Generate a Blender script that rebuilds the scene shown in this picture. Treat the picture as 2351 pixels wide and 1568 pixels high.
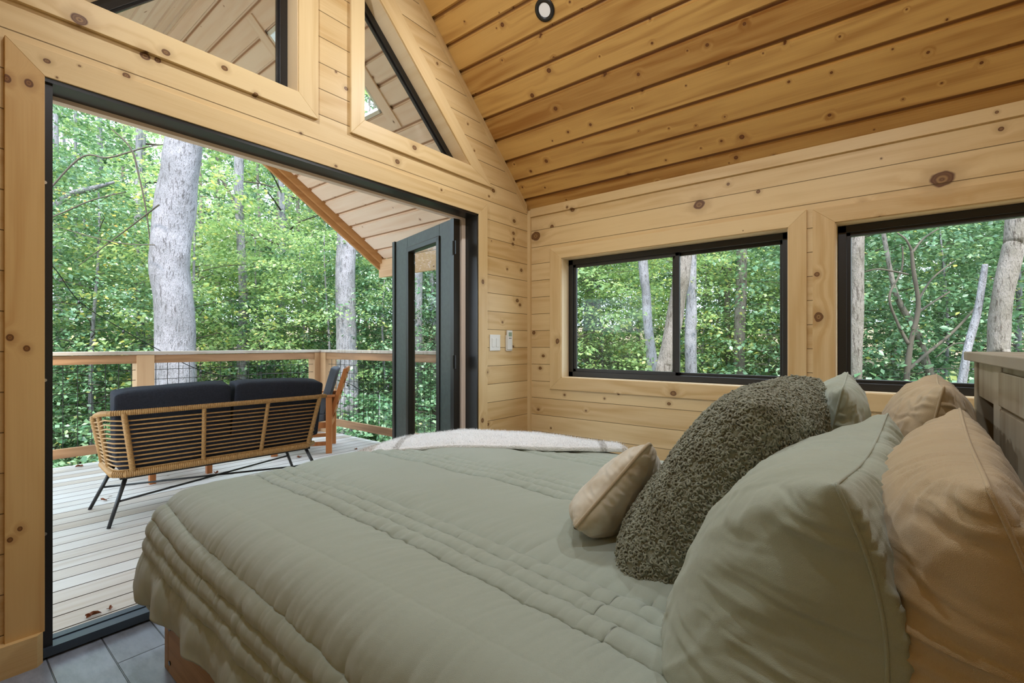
import bpy, bmesh, math, random
import numpy as np
from mathutils import Vector, Matrix

for o in list(bpy.data.objects): bpy.data.objects.remove(o)
SC = bpy.context.scene
COL = SC.collection
R = math.radians

# ---------------------------------------------------------------- camera, sky, sun, exposure
cam_d = bpy.data.cameras.new('camera'); cam = bpy.data.objects.new('camera', cam_d); COL.objects.link(cam)
cam_d.sensor_width = 36; cam_d.lens = 1086.1/2351*36; cam_d.clip_start = .02; cam_d.clip_end = 300
cam.location = (0, 0, 1.11); cam.rotation_euler = (R(90), 0, R(-51.407)); cam_d.shift_y = 6.9/2351
SC.camera = cam
SC.cycles.adaptive_threshold = .05; SC.cycles.max_bounces = 6; SC.cycles.transparent_max_bounces = 12
SC.view_settings.view_transform = 'Standard'; SC.view_settings.look = 'None'
SC.view_settings.gamma = 1; SC.view_settings.use_curve_mapping = False
SC.view_settings.exposure = 0.25
w = bpy.data.worlds.new('world'); SC.world = w; w.use_nodes = True
bg = w.node_tree.nodes['Background']; bg.inputs[0].default_value = (.68, .83, 1.0, 1); bg.inputs[1].default_value = 4.6
sun_d = bpy.data.lights.new('sun', 'SUN'); sun = bpy.data.objects.new('sun', sun_d); COL.objects.link(sun)
sun_d.energy = 5.5; sun_d.angle = R(6); sun_d.color = (1, .96, .88)
sun.rotation_euler = Vector((-.38, -.42, .82)).to_track_quat('Z', 'Y').to_euler()

SLOPE = .953; RX = 1.44; WX = 3.25; WY = 2.40; RZ = 2.247+SLOPE*(3.248-RX)   # ridge x, side wall x, door wall y, ridge z
LX = 2*RX-WX; BY = -.58
def roof_z(x): return RZ-SLOPE*abs(x-RX)

def area(name, loc, size, power, col, rot=(0, 0, 0)):
    d = bpy.data.lights.new(name, 'AREA'); d.shape = 'DISK'; d.size = size; d.energy = power; d.color = col
    o = bpy.data.objects.new(name, d); COL.objects.link(o); o.location = loc; o.rotation_euler = rot
    return o

# ---------------------------------------------------------------- node helpers
class V:
    def __init__(s, nt, sock): s.nt, s.s = nt, sock
    def op(s, o, *a):
        n = s.nt.nodes.new('ShaderNodeMath'); n.operation = o; n.use_clamp = False
        for i, x in enumerate((s,)+a):
            if isinstance(x, V): s.nt.links.new(x.s, n.inputs[i])
            else: n.inputs[i].default_value = x
        return V(s.nt, n.outputs[0])
    def __add__(s, b): return s.op('ADD', b)
    __radd__ = __add__
    def __sub__(s, b): return s.op('SUBTRACT', b)
    def __mul__(s, b): return s.op('MULTIPLY', b)
    __rmul__ = __mul__
    def __truediv__(s, b): return s.op('DIVIDE', b)
    def smooth(s, a, b):
        n = s.nt.nodes.new('ShaderNodeMapRange'); n.interpolation_type = 'SMOOTHSTEP'
        s.nt.links.new(s.s, n.inputs[0])
        for i, x in ((1, a), (2, b)):
            if isinstance(x, V): s.nt.links.new(x.s, n.inputs[i])
            else: n.inputs[i].default_value = x
        return V(s.nt, n.outputs[0])
class G:
    """small builder around one material"""
    def __init__(s, name, rough=.6, spec=.3):
        s.m = bpy.data.materials.new(name); s.m.use_nodes = True; s.nt = s.m.node_tree
        s.b = s.nt.nodes['Principled BSDF']; s.b.inputs['Roughness'].default_value = rough
        s.b.inputs['Specular IOR Level'].default_value = spec
    def n(s, t): return s.nt.nodes.new(t)
    def link(s, a, b): s.nt.links.new(a.s if isinstance(a, V) else a, b)
    def pos(s, obj=False):
        if obj: return s.n('ShaderNodeTexCoord').outputs['Object']
        return s.n('ShaderNodeNewGeometry').outputs['Position']
    def dot(s, p, d):
        n = s.n('ShaderNodeVectorMath'); n.operation = 'DOT_PRODUCT'; s.link(p, n.inputs[0]); n.inputs[1].default_value = d
        return V(s.nt, n.outputs['Value'])
    def comb(s, *a):
        n = s.n('ShaderNodeCombineXYZ')
        for i, x in enumerate(a):
            if isinstance(x, V): s.link(x, n.inputs[i])
            else: n.inputs[i].default_value = x
        return n.outputs[0]
    def noise(s, vec, scale=1., detail=2., rough=.5):
        n = s.n('ShaderNodeTexNoise'); n.inputs['Scale'].default_value = scale; n.inputs['Detail'].default_value = detail
        n.inputs['Roughness'].default_value = rough
        if vec is not None: s.link(vec, n.inputs['Vector'])
        return V(s.nt, n.outputs[0])
    def white(s, v):
        n = s.n('ShaderNodeTexWhiteNoise'); n.noise_dimensions = '1D'; s.link(v, n.inputs['W']); return V(s.nt, n.outputs[0])
    def voro(s, vec, scale=1., dims='3D', rnd=1.):
        n = s.n('ShaderNodeTexVoronoi'); n.voronoi_dimensions = dims; n.inputs['Scale'].default_value = scale
        n.inputs['Randomness'].default_value = rnd; s.link(vec, n.inputs['Vector'])
        sp = s.n('ShaderNodeSeparateColor'); s.link(n.outputs['Color'], sp.inputs[0])
        return V(s.nt, n.outputs['Distance']), V(s.nt, sp.outputs[0]), V(s.nt, sp.outputs[1])
    def mix(s, f, a, b):
        n = s.n('ShaderNodeMix'); n.data_type = 'RGBA'
        if isinstance(f, V): s.link(f, n.inputs[0])
        else: n.inputs[0].default_value = f
        for i, x in ((6, a), (7, b)):
            if isinstance(x, tuple): n.inputs[i].default_value = (*x, 1)
            else: s.link(x, n.inputs[i])
        return n.outputs[2]
    def ramp(s, f, stops):
        n = s.n('ShaderNodeValToRGB'); e = n.color_ramp.elements
        while len(e) < len(stops): e.new(.5)
        for i, (p, c) in enumerate(stops): e[i].position = p; e[i].color = (*c, 1)
        s.link(f, n.inputs[0]); return n.outputs[0]
    def bump(s, h, dist=.01, strength=1.):
        n = s.n('ShaderNodeBump'); n.inputs['Distance'].default_value = dist; n.inputs['Strength'].default_value = strength
        s.link(h, n.inputs['Height']); s.link(n.outputs[0], s.b.inputs['Normal'])
    def color(s, c):
        if isinstance(c, tuple): s.b.inputs['Base Color'].default_value = (*c, 1)
        else: s.link(c, s.b.inputs['Base Color'])

def srgb(r, g, b):
    return tuple((x/255/12.92 if x/255 <= .04045 else ((x/255+.055)/1.055)**2.4) for x in (r, g, b))

def wood(name, L, W, bw=1., off=0., light=(.6, .4, .2), dark=(.4, .22, .08), knot=(.095, .03, .009), ks=3.2, kr=.02, kthr=.45,
         groove=0., rough=.5, vary=.35, grainf=170., obj=False, spec=.3, weather=None, gcol=None, streak=.5, knots=()):
    g = G(name, rough, spec)
    p = g.pos(obj); l = g.dot(p, L); wv = g.dot(p, W)
    oi = V(g.nt, g.n('ShaderNodeObjectInfo').outputs['Random'])
    q = (wv-off)/bw
    bi = q.op('FLOOR'); fw = q.op('FRACT')
    r1 = g.white(bi*1.37+oi*91.+.5); r2 = g.white(bi*2.11+oi*57.+7.3)
    l2 = l+r1*17.3; w2 = wv+r2*5.7
    d, c1, c2 = g.voro(g.comb(l2*ks, w2*(ks*1.0), 0.), 1., '2D')
    d = d/ks
    wob = g.noise(g.comb(l2*30, w2*30, 0.), 1., 1.)*.4+.8
    d = d*wob
    kr1 = (c1*c1*.8+.25)*kr
    pres = c2.op('GREATER_THAN', kthr)
    dn = d/kr1+(pres*-9.+9.)
    if knots:
        lw = g.comb(l*.8, wv, 0.); wob2 = g.noise(g.comb(l*24, wv*24, 0.), 1., 1.)*.5+.75
        for kl, kw_, kr_ in knots:
            n = g.n('ShaderNodeVectorMath'); n.operation = 'DISTANCE'; g.link(lw, n.inputs[0]); n.inputs[1].default_value = (kl*.8, kw_, 0)
            dn = dn.op('MINIMUM', V(g.nt, n.outputs['Value'])*wob2/(kr_*.8))
    km = dn.smooth(1., .75); ring = dn.smooth(.85, .4); halo = dn.smooth(2.6, .9); warp = dn.smooth(4.5, 0.)
    n1 = g.noise(g.comb(l2*.7, w2*5, r1*9.), 1., 3., .55)
    wave = (w2*grainf*.45+n1*26.+warp*6.).op('SINE')*.5+.5
    wave = wave*g.noise(g.comb(l2*1.1, w2*7, 8.), 1., 2.).smooth(.35, .65)
    n2 = g.noise(g.comb(l2*3.5, w2*160+warp*8., 0.), 1., 2.)
    n3 = g.noise(g.comb(l2*1.3, w2*16, 4.), 1., 3.)
    t = wave*(.3*streak/.5)+n2*.3+(n3-.3)*.9*streak+(r2-.35)*vary
    col = g.mix(t.smooth(0., 1.), light, dark)
    amber = tuple(a*.55+b*.45 for a, b in zip(dark, knot))
    col = g.mix(halo*.35, col, amber)
    kin = tuple(a*.55+b*.45 for a, b in zip(dark, knot))
    rg = (dn*16.+n1*6.).op('SINE')*.35+.6
    col = g.mix(km, col, g.mix(ring*rg, knot, kin))
    if weather:
        wn = g.noise(g.comb(l2*2., w2*12, 1.), 1., 4., .65)
        col = g.mix(wn.smooth(.45, .8)*weather[1], col, weather[0])
    h = n2*.12+wave*.05
    if groove > 0:
        e = (fw-.5).op('ABSOLUTE')*2.
        gm = e.smooth(1-groove*2.2, 1-groove*.7)
        col = g.mix(gm*.85, col, gcol or tuple(x*.25 for x in dark))
        h = h-gm*3.
    g.color(col); g.bump(h, .0012, .7)
    return g.m

def plain(name, c, rough=.5, metal=0., spec=.5, noise=None, bumpd=0., bscale=400.):
    g = G(name, rough, spec); g.b.inputs['Metallic'].default_value = metal
    if noise:
        n = g.noise(g.pos(), noise[0], 3.); g.color(g.mix(n.smooth(.3, .7)*noise[1], c, noise[2]))
    else: g.color(c)
    if bumpd: g.bump(g.noise(g.pos(), bscale, 2.), bumpd)
    return g.m

PINE_L, PINE_D = srgb(224, 197, 148), srgb(192, 154, 98)
X, Y, Z = (1, 0, 0), (0, 1, 0), (0, 0, 1)
sl = Vector((1, 0, -SLOPE)).normalized(); sr = Vector((1, 0, SLOPE)).normalized()
M = {}
KA = [(0.378, 2.338, 0.028), (0.584, 2.304, 0.02), (0.651, 2.346, 0.017), (0.878, 2.382, 0.016), (0.522, 2.196, 0.016), (0.289, 2.14, 0.012), (0.378, 2.163, 0.005), (1.991, 2.378, 0.02), (1.87, 2.256, 0.019), (2.787, 2.308, 0.021), (2.736, 2.251, 0.01), (2.226, 2.165, 0.009), (1.438, 2.097, 0.01), (2.647, 1.582, 0.019), (3.05, 2.124, 0.021), (3.039, 2.022, 0.018), (3.033, 1.932, 0.018), (3.144, 1.732, 0.018), (3.091, 1.474, 0.022), (3.126, 1.44, 0.018), (2.711, 0.897, 0.017), (2.721, 0.496, 0.017), (1.511, 2.562, 0.015), (1.247, 2.216, 0.009), (1.015, 2.318, 0.013)]
KV = [(0.189, 2.032, 0.016), (0.243, 2.04, 0.017), (0.197, 1.134, 0.014), (0.238, 1.096, 0.013), (0.221, 0.461, 0.009), (0.197, 0.43, 0.01), (2.647, 1.582, 0.019), (2.642, 0.539, 0.02)]
KB = [(-0.209, 1.951, 0.054), (0.995, 2.044, 0.041), (1.974, 2.183, 0.021), (2.337, 2.026, 0.051), (2.292, 0.912, 0.018), (2.261, 1.015, 0.018), (1.164, 0.773, 0.024), (1.198, 0.698, 0.015), (2.31, 0.563, 0.014), (1.855, 0.592, 0.01), (1.579, 0.74, 0.01)]
KBV = [(0.32, 1.269, 0.031), (2.11, 1.138, 0.025)]
kw = dict(light=PINE_L, dark=PINE_D, kthr=.62, rough=.42, vary=.4)
sw = lambda ks_: [(b_, a_, c_) for a_, b_, c_ in ks_]
M['wallA'] = wood('pine_boards_across', X, Z, .141, 2.072, groove=.018, ks=3.6, kr=.018, knots=KA, **kw)
M['wallB'] = wood('pine_boards_along', Y, Z, .141, 2.072, groove=.018, ks=3.2, kr=.02, knots=KB, **kw)
kt = dict(kw, kthr=.8)
M['tX'] = wood('pine_trim_across', X, Z, 3., -1, ks=3.8, kr=.016, knots=KA, **kt)
M['tY'] = wood('pine_trim_along', Y, Z, 3., -1, ks=3.4, kr=.014, knots=KB, **kt)
M['tZx'] = wood('pine_trim_upright', Z, X, 3., -1, ks=3., kr=.014, knots=sw(KV+KA), **kt)
M['tZxd'] = wood('pine_trim_upright_amber', Z, X, 3., -1, ks=3., kr=.024, light=srgb(208, 172, 116), dark=srgb(176, 128, 70), kthr=.9, rough=.4, knots=sw(KV))
M['tZy'] = wood('pine_trim_upright_side', Z, Y, 3., -1, ks=3., kr=.02, knots=sw(KBV), **kt)
M['tS'] = wood('pine_trim_sloped', tuple(sl), tuple(Vector((SLOPE, 0, 1)).normalized()), 3., -1, ks=3., kr=.018, **kw)
M['jamb'] = wood('pine_jamb_pale', Y, X, 3., -1, light=srgb(236, 215, 180), dark=srgb(218, 188, 140), ks=2., kr=.01)
SQ = math.sqrt(1+SLOPE**2); SW = .1277*SQ
OR_ = (3.174-SLOPE*RZ+SLOPE**2*(3.174-RX))/SQ; OL_ = (2*RX-3.174+SLOPE*(RZ-SLOPE*(3.174-RX)))/SQ
ck = dict(light=srgb(216, 172, 100), dark=srgb(158, 106, 46), knot=srgb(92, 50, 26), ks=5.2, kr=.017, kthr=.2, rough=.45, vary=.45, streak=.6, groove=.06, gcol=srgb(112, 66, 28))  # brown groove colour paints shade into the recessed channel lanes
M['ceilR'] = wood('cedar_boards', Y, tuple(sl), SW, OR_, **ck)
M['ceilL'] = wood('cedar_boards_left', Y, tuple(sr), SW, OL_, **ck)
pk = dict(light=srgb(253, 236, 222), dark=srgb(240, 212, 190), knot=srgb(140, 96, 74), ks=4., kr=.013, kthr=.4, rough=.6, vary=.35, groove=.055, gcol=srgb(164, 120, 88))
M['porchR'] = wood('porch_boards', Y, tuple(sl), SW, OR_, **pk)
M['porchL'] = wood('porch_boards_left', Y, tuple(sr), SW, OL_, **pk)
M['porchp'] = wood('porch_trim_wood', X, Y, 3, -1, light=srgb(250, 232, 216), dark=srgb(232, 202, 178), ks=3, kr=.012)
M['rake'] = wood('rake_wood', X, Z, 3, -1, light=srgb(204, 154, 104), dark=srgb(170, 116, 68), ks=3, kr=.012)
M['deck'] = wood('deck_planks', X, Y, .14, 2.4975, light=srgb(194, 189, 184), dark=srgb(168, 153, 138), knot=srgb(70, 56, 50), ks=2.6, kr=.018, kthr=.68,
                 groove=.03, rough=.5, vary=.95, weather=(srgb(150, 136, 122), .3), gcol=srgb(52, 42, 34), streak=.4)
M['rail'] = wood('rail_wood', X, Z, 3, -1, light=srgb(174, 134, 98), dark=srgb(128, 92, 62), ks=2, kr=.014, weather=(srgb(110, 84, 62), .4))
M['fascia'] = wood('fascia_wood', Y, Z, 3, -1, light=srgb(226, 190, 148), dark=srgb(196, 152, 108), ks=2, kr=.014)
M['railY'] = wood('rail_wood_side', Y, Z, 3, -1, light=srgb(174, 134, 98), dark=srgb(128, 92, 62), ks=2, kr=.014, weather=(srgb(110, 84, 62), .4))
M['cap'] = wood('rail_cap_wood', X, Y, 3, -1, light=srgb(196, 186, 174), dark=srgb(156, 138, 120), ks=2, kr=.014, weather=(srgb(120, 106, 94), .4))
M['post'] = wood('rail_post_wood', Z, X, 3, -1, light=srgb(200, 164, 126), dark=srgb(160, 120, 82), ks=2, kr=.014, obj=True)
M['bedwood'] = wood('bed_wood', Y, Z, 3, -1, light=srgb(176, 140, 98), dark=srgb(132, 98, 62), ks=2.5, kr=.02, weather=(srgb(96, 60, 30), .5), rough=.6)
M['head'] = wood('headboard_wood', Z, X, 3, -1, light=srgb(178, 170, 150), dark=srgb(134, 122, 98), ks=3, kr=.02, weather=(srgb(120, 100, 72), .6), rough=.75)
M['headX'] = wood('headboard_cap_wood', X, Y, 3, -1, light=srgb(180, 174, 160), dark=srgb(140, 130, 112), ks=3, kr=.015, weather=(srgb(120, 104, 82), .5), rough=.75)
M['teak'] = wood('oiled_acacia', Z, X, 3, -1, light=srgb(178, 112, 62), dark=srgb(132, 72, 34), ks=2, kr=.008, rough=.4, obj=True)
M['black'] = plain('black_metal_paint', (.012, .012, .012), .35, 0, .5)
M['blackw'] = plain('black_window_vinyl', (.016, .015, .014), .4, 0, .5)
M['doorgreen'] = plain('dark_green_stained_door', srgb(62, 72, 68), .42, 0, .5, (30, .5, srgb(46, 50, 48)))
M['cable'] = plain('matt_black_rubber', (.004, .004, .004), .95, 0, .1)
M['slat'] = plain('near_black_matte', (.02, .012, .006), .9)  # near-black brown for the bed slats and deck framing
M['white'] = plain('white_plastic', srgb(226, 226, 220), .35)
M['lcd'] = plain('pale_green_display', srgb(140, 160, 140), .3)
M['greyp'] = plain('grey_plastic', srgb(90, 92, 92), .4)
M['rope'] = plain('tan_resin_rattan', srgb(176, 136, 84), .5, 0, .4, (60, .5, srgb(140, 100, 56)))
M['charcoal'] = plain('charcoal_outdoor_fabric', srgb(44, 46, 54), .9, 0, .2, (90, .35, srgb(58, 62, 74)), .0006, 900)
M['slate'] = plain('slate_grey_fabric', srgb(86, 91, 98), .9, 0, .2, None, .0006, 900)
M['leafdry'] = plain('dry_leaf', srgb(120, 66, 34), .7, 0, .2, (80, .6, srgb(84, 40, 22)))
M['steel'] = plain('galvanised_steel', (.6, .6, .6), .3, 1.)

def glassmat(name, tint=(1, 1, 1), refl=1.):
    m = bpy.data.materials.new(name); m.use_nodes = True; nt = m.node_tree; nt.nodes.clear()
    out = nt.nodes.new('ShaderNodeOutputMaterial'); mx = nt.nodes.new('ShaderNodeMixShader'); tr = nt.nodes.new('ShaderNodeBsdfTransparent')
    gl = nt.nodes.new('ShaderNodeBsdfGlossy'); fr = nt.nodes.new('ShaderNodeFresnel'); fr.inputs[0].default_value = 1.45
    tr.inputs[0].default_value = (*tint, 1); gl.inputs['Roughness'].default_value = .01; gl.inputs[0].default_value = (refl, refl, refl, 1)
    ge = nt.nodes.new('ShaderNodeNewGeometry'); mm = nt.nodes.new('ShaderNodeMath'); mm.operation = 'SUBTRACT'; mm.inputs[0].default_value = 1.; nt.links.new(ge.outputs['Backfacing'], mm.inputs[1])
    m2 = nt.nodes.new('ShaderNodeMath'); m2.operation = 'MULTIPLY'; nt.links.new(fr.outputs[0], m2.inputs[0]); nt.links.new(mm.outputs[0], m2.inputs[1]); nt.links.new(m2.outputs[0], mx.inputs[0]); nt.links.new(tr.outputs[0], mx.inputs[1]); nt.links.new(gl.outputs[0], mx.inputs[2])
    nt.links.new(mx.outputs[0], out.inputs[0]); return m
M['glass'] = glassmat('clear_glass', (.98, .99, .985), .45)
def lampmat(name, c, s):
    g = G(name); g.color((.8, .8, .8)); g.b.inputs['Emission Color'].default_value = (*c, 1); g.b.inputs['Emission Strength'].default_value = s; return g.m
M['diffuser'] = lampmat('frosted_lamp_lens', (1, .97, .92), .1)

def tilefloor():
    g = G('grey_tile_floor', .24, .6); p = g.pos()
    x = g.dot(p, X); y = g.dot(p, Y)
    # planks of tile running along y, staggered
    q = (x+.02)/.155; bi = q.op('FLOOR'); fx = q.op('FRACT')
    r = g.white(bi+3.); qy = (y+r*1.)/.62; by = qy.op('FLOOR'); fy = qy.op('FRACT')
    r2 = g.white(bi*7.3+by*3.1)
    a = ((fx-.5).op('ABSOLUTE')*2.).smooth(.965, .985); b = ((fy-.5).op('ABSOLUTE')*2.).smooth(.99, .996)
    line = a.op('MAXIMUM', b)
    n = g.noise(g.comb(x*9+r2*9, y*3+r2*5, 0.), 1., 6., .65)
    c = g.mix(n.smooth(.35, .75), srgb(152, 162, 180), srgb(112, 119, 132))  # greys tinted blue to paint in the sky's reflection
    c = g.mix(r2*.3, c, srgb(104, 106, 112))
    c = g.mix(line*.8, c, srgb(44, 44, 46))
    g.color(c); g.bump(n*.3-line*1.5, .0015); return g.m
M['tile'] = tilefloor()

def fabric(name, c, c2, rough=.85, sheen=.3, weave=1500., bd=.0003, big=(3., .35)):
    g = G(name, rough, .25); p = g.pos()
    n = g.noise(p, big[0], 3.); g.color(g.mix(n.smooth(.35, .7)*big[1]*2, c, c2))
    g.b.inputs['Sheen Weight'].default_value = sheen; g.b.inputs['Sheen Roughness'].default_value = .4
    g.bump(g.noise(p, weave, 1.)+g.noise(p, 60., 3.)*.8, bd*3); return g.m
M['duvet'] = fabric('sage_cotton', srgb(162, 172, 160), srgb(154, 164, 150), .55, .45, big=(2., .3))
M['sage'] = fabric('sage_pillow_cotton', srgb(170, 180, 166), srgb(162, 172, 156), .55, .4)
M['tan'] = fabric('tan_pillow_cotton', srgb(192, 172, 138), srgb(184, 162, 126), .55, .4)
M['sheet'] = fabric('dark_sage_sheet', srgb(60, 66, 50), srgb(54, 60, 44), .8, .1)
M['velvet'] = fabric('cream_velvet', srgb(226, 220, 204), srgb(196, 180, 150), .8, .8, big=(14., .45))
M['piping'] = fabric('cream_piping', srgb(190, 174, 146), srgb(176, 160, 132), .8, .3)
M['boucle'] = fabric('olive_boucle', srgb(148, 152, 134), srgb(122, 122, 102), .42, .3, big=(20., .4))
M['fleece'] = fabric('white_fleece', srgb(226, 226, 222), srgb(214, 210, 202), .95, .6)
def fleece():
    g = G('white_plaid_fleece', .95, .1); p = g.pos()
    u = g.dot(p, Vector((.6, -.8, 0)).normalized()[:]); n = g.noise(p, 160., 2.)
    e1 = ((u-(-.78)).op('ABSOLUTE')).smooth(.06, .04); e2 = ((u-.36).op('ABSOLUTE')).smooth(.02, .012); e3 = ((u+.62).op('ABSOLUTE')).smooth(.02, .012)
    e4 = ((u-.50).op('ABSOLUTE')).smooth(.06, .05)
    c = g.mix(n.smooth(.2, .8)*.5, srgb(244, 246, 248), srgb(230, 230, 230))
    c = g.mix((e2+e3)*.6*n.smooth(.3, .5), c, srgb(140, 136, 128)); c = g.mix((e1+e4)*.6*n.smooth(.3, .5), c, srgb(176, 160, 138))
    g.color(c); g.b.inputs['Sheen Weight'].default_value = .5; g.bump(n, .006); return g.m
M['fleece'] = fleece()

def bark(name, a, b, c, sc=1., fl=.6):
    g = G(name, .9, .1); p = g.pos(True); x = g.dot(p, X); y = g.dot(p, Y); z = g.dot(p, Z)
    n = g.noise(g.comb(x*22*sc, y*22*sc, z*4*sc), 1., 5., .7); n2 = g.noise(p, 1.3, 4., .6)
    f = g.noise(g.comb(x*60*sc, y*60*sc, z*22*sc), 1., 2., .5)
    col = g.mix(n2.smooth(.35, .65), a, b); col = g.mix(n.smooth(.52, .64)*.7, col, c); col = g.mix(f.smooth(.62, .68)*fl, col, tuple(t*.35 for t in c))
    g.color(col); g.bump(n+f*.5, .03); return g.m
M['bark'] = bark('grey_bark', srgb(168, 164, 170), srgb(136, 134, 138), srgb(78, 72, 72), 1.5)
M['bark2'] = bark('dark_furrowed_bark', srgb(152, 142, 136), srgb(120, 112, 102), srgb(70, 60, 54), 1.3, .4)
M['twig'] = plain('twig_bark', srgb(84, 76, 66), .9)
def leafmat(name, cols, tr=.36):
    m = bpy.data.materials.new(name); m.use_nodes = True; nt = m.node_tree; nt.nodes.clear()
    g = G.__new__(G); g.m = m; g.nt = nt
    out = g.n('ShaderNodeOutputMaterial'); mx = g.n('ShaderNodeMixShader'); df = g.n('ShaderNodeBsdfPrincipled'); tl = g.n('ShaderNodeBsdfTranslucent')
    df.inputs['Roughness'].default_value = .36; df.inputs['Specular IOR Level'].default_value = .9
    rnd = V(nt, g.n('ShaderNodeNewGeometry').outputs['Random Per Island'])
    oi = V(nt, g.n('ShaderNodeObjectInfo').outputs['Random'])
    c = g.ramp((rnd*.85+oi*.15), cols)
    g.link(c, df.inputs['Base Color']); 
    c2 = g.mix(.2, c, srgb(184, 212, 124)); g.link(c2, tl.inputs[0]); mx.inputs[0].default_value = tr
    g.link(df.outputs[0], mx.inputs[1]); g.link(tl.outputs[0], mx.inputs[2]); g.link(mx.outputs[0], out.inputs[0]); return m
M['leaf'] = leafmat('green_leaves', [(0, srgb(52, 90, 64)), (.35, srgb(80, 122, 84)), (.7, srgb(118, 154, 114)), (.9, srgb(162, 188, 148)), (.97, srgb(210, 204, 104)), (1, srgb(220, 176, 96))])
M['leaf2'] = leafmat('yellow_green_leaves', [(0, srgb(104, 140, 88)), (.4, srgb(138, 168, 106)), (.8, srgb(176, 198, 132)), (1, srgb(224, 212, 112))], .55)
def groundmat():
    g = G('forest_floor', .95, .1); p = g.pos()
    d, c1, c2 = g.voro(p, 14.); n = g.noise(p, 1.1, 4.)
    c = g.ramp(c1, [(0, srgb(96, 70, 50)), (.4, srgb(156, 126, 104)), (.75, srgb(190, 166, 150)), (1, srgb(120, 84, 56))])
    g.color(g.mix(n.smooth(.45, .62)*.8, c, srgb(84, 110, 52))); g.bump(c2, .03); return g.m
M['ground'] = groundmat()

# ---------------------------------------------------------------- mesh helpers
def link(o, parent=None):
    COL.objects.link(o)
    if parent is not None:
        o.parent = parent
        o.matrix_parent_inverse = parent.matrix_basis.inverted() if parent.get('_abs') else Matrix()
    return o
class MB:
    def __init__(s): s.v = []; s.f = []
    def add(s, v, f):
        k = len(s.v); s.v += [tuple(a) for a in v]; s.f += [tuple(i+k for i in q) for q in f]; return s
    def box(s, x0, x1, y0, y1, z0, z1, mat=None):
        v = [(x, y, z) for x in (x0, x1) for y in (y0, y1) for z in (z0, z1)]
        if mat is not None: v = [mat @ Vector(p) for p in v]
        return s.add(v, [(0, 1, 3, 2), (4, 6, 7, 5), (0, 4, 5, 1), (2, 3, 7, 6), (0, 2, 6, 4), (1, 5, 7, 3)])
    def prism(s, pts, a0, a1, axis='Y'):
        """polygon pts=(p,q) extruded along axis from a0 to a1"""
        def m(p, q, a): return {'Y': (p, a, q), 'X': (a, p, q), 'Z': (p, q, a)}[axis]
        n = len(pts); v = [m(*p, a0) for p in pts]+[m(*p, a1) for p in pts]
        return s.add(v, [tuple(range(n)), tuple(range(2*n-1, n-1, -1))]+[(i, n+i, n+(i+1) % n, (i+1) % n) for i in range(n)])
    def beam(s, p, q, w, h, up=(0, 0, 1)):
        p, q, up = Vector(p), Vector(q), Vector(up); d = (q-p).normalized(); sd = d.cross(up).normalized(); u = sd.cross(d)
        v = [b+sd*i*w/2+u*j*h/2 for b in (p, q) for i, j in ((-1, -1), (1, -1), (1, 1), (-1, 1))]
        return s.add(v, [(0, 1, 2, 3), (7, 6, 5, 4), (0, 4, 5, 1), (1, 5, 6, 2), (2, 6, 7, 3), (3, 7, 4, 0)])
    def tube(s, pts, r, seg=8, wob=0., rng=None, cap=True):
        pts = [Vector(p) for p in pts]; n = len(pts); rs = r if isinstance(r, (list, tuple)) else [r]*n
        v = []; u = None
        for i, p in enumerate(pts):
            d = (pts[min(i+1, n-1)]-pts[max(i-1, 0)]).normalized()
            if u is None: u = d.orthogonal().normalized()
            u = (u-d*u.dot(d)).normalized(); b = d.cross(u)
            for k in range(seg):
                a = 2*math.pi*k/seg; rr = rs[i]*(1+(wob*(math.sin(a*2+i*.7)+math.sin(a*3-i*.4)) if wob else 0))
                v.append(p+(u*math.cos(a)+b*math.sin(a))*rr)
        f = [(i*seg+k, i*seg+(k+1) % seg, (i+1)*seg+(k+1) % seg, (i+1)*seg+k) for i in range(n-1) for k in range(seg)]
        if cap: f += [tuple(range(seg-1, -1, -1)), tuple((n-1)*seg+k for k in range(seg))]
        return s.add(v, f)
    def disc(s, c, r0, r1, nrm, h, seg=40):
        """ring (or disc when r0=0) of thickness h facing nrm"""
        c, nrm = Vector(c), Vector(nrm).normalized(); u = nrm.orthogonal().normalized(); b = nrm.cross(u); v = []; rad = [(r0, 0), (r0, h), (r1, h), (r1, 0)] if r0 else [(1e-5, h), (r1, h), (r1, 0), (1e-5, 0)]
        for k in range(seg):
            a = 2*math.pi*k/seg; e = u*math.cos(a)+b*math.sin(a)
            v += [c+e*rr+nrm*hh for rr, hh in rad]
        return s.add(v, [(k*4+j, k*4+(j+1) % 4, ((k+1) % seg)*4+(j+1) % 4, ((k+1) % seg)*4+j) for k in range(seg) for j in range(4)])
    def build(s, name, mat, parent=None, smooth=False, bevel=0.):
        me = bpy.data.meshes.new(name); me.from_pydata(s.v, [], s.f); me.update()
        bm = bmesh.new(); bm.from_mesh(me); bmesh.ops.recalc_face_normals(bm, faces=bm.faces); bm.to_mesh(me); bm.free()
        me.materials.append(M[mat] if isinstance(mat, str) else mat)
        if smooth: me.shade_smooth()
        o = bpy.data.objects.new(name, me); link(o, parent)
        if bevel:
            b = o.modifiers.new('bevel', 'BEVEL'); b.width = bevel; b.segments = 2; b.limit_method = 'ANGLE'
            b.harden_normals = False
        return o
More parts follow.
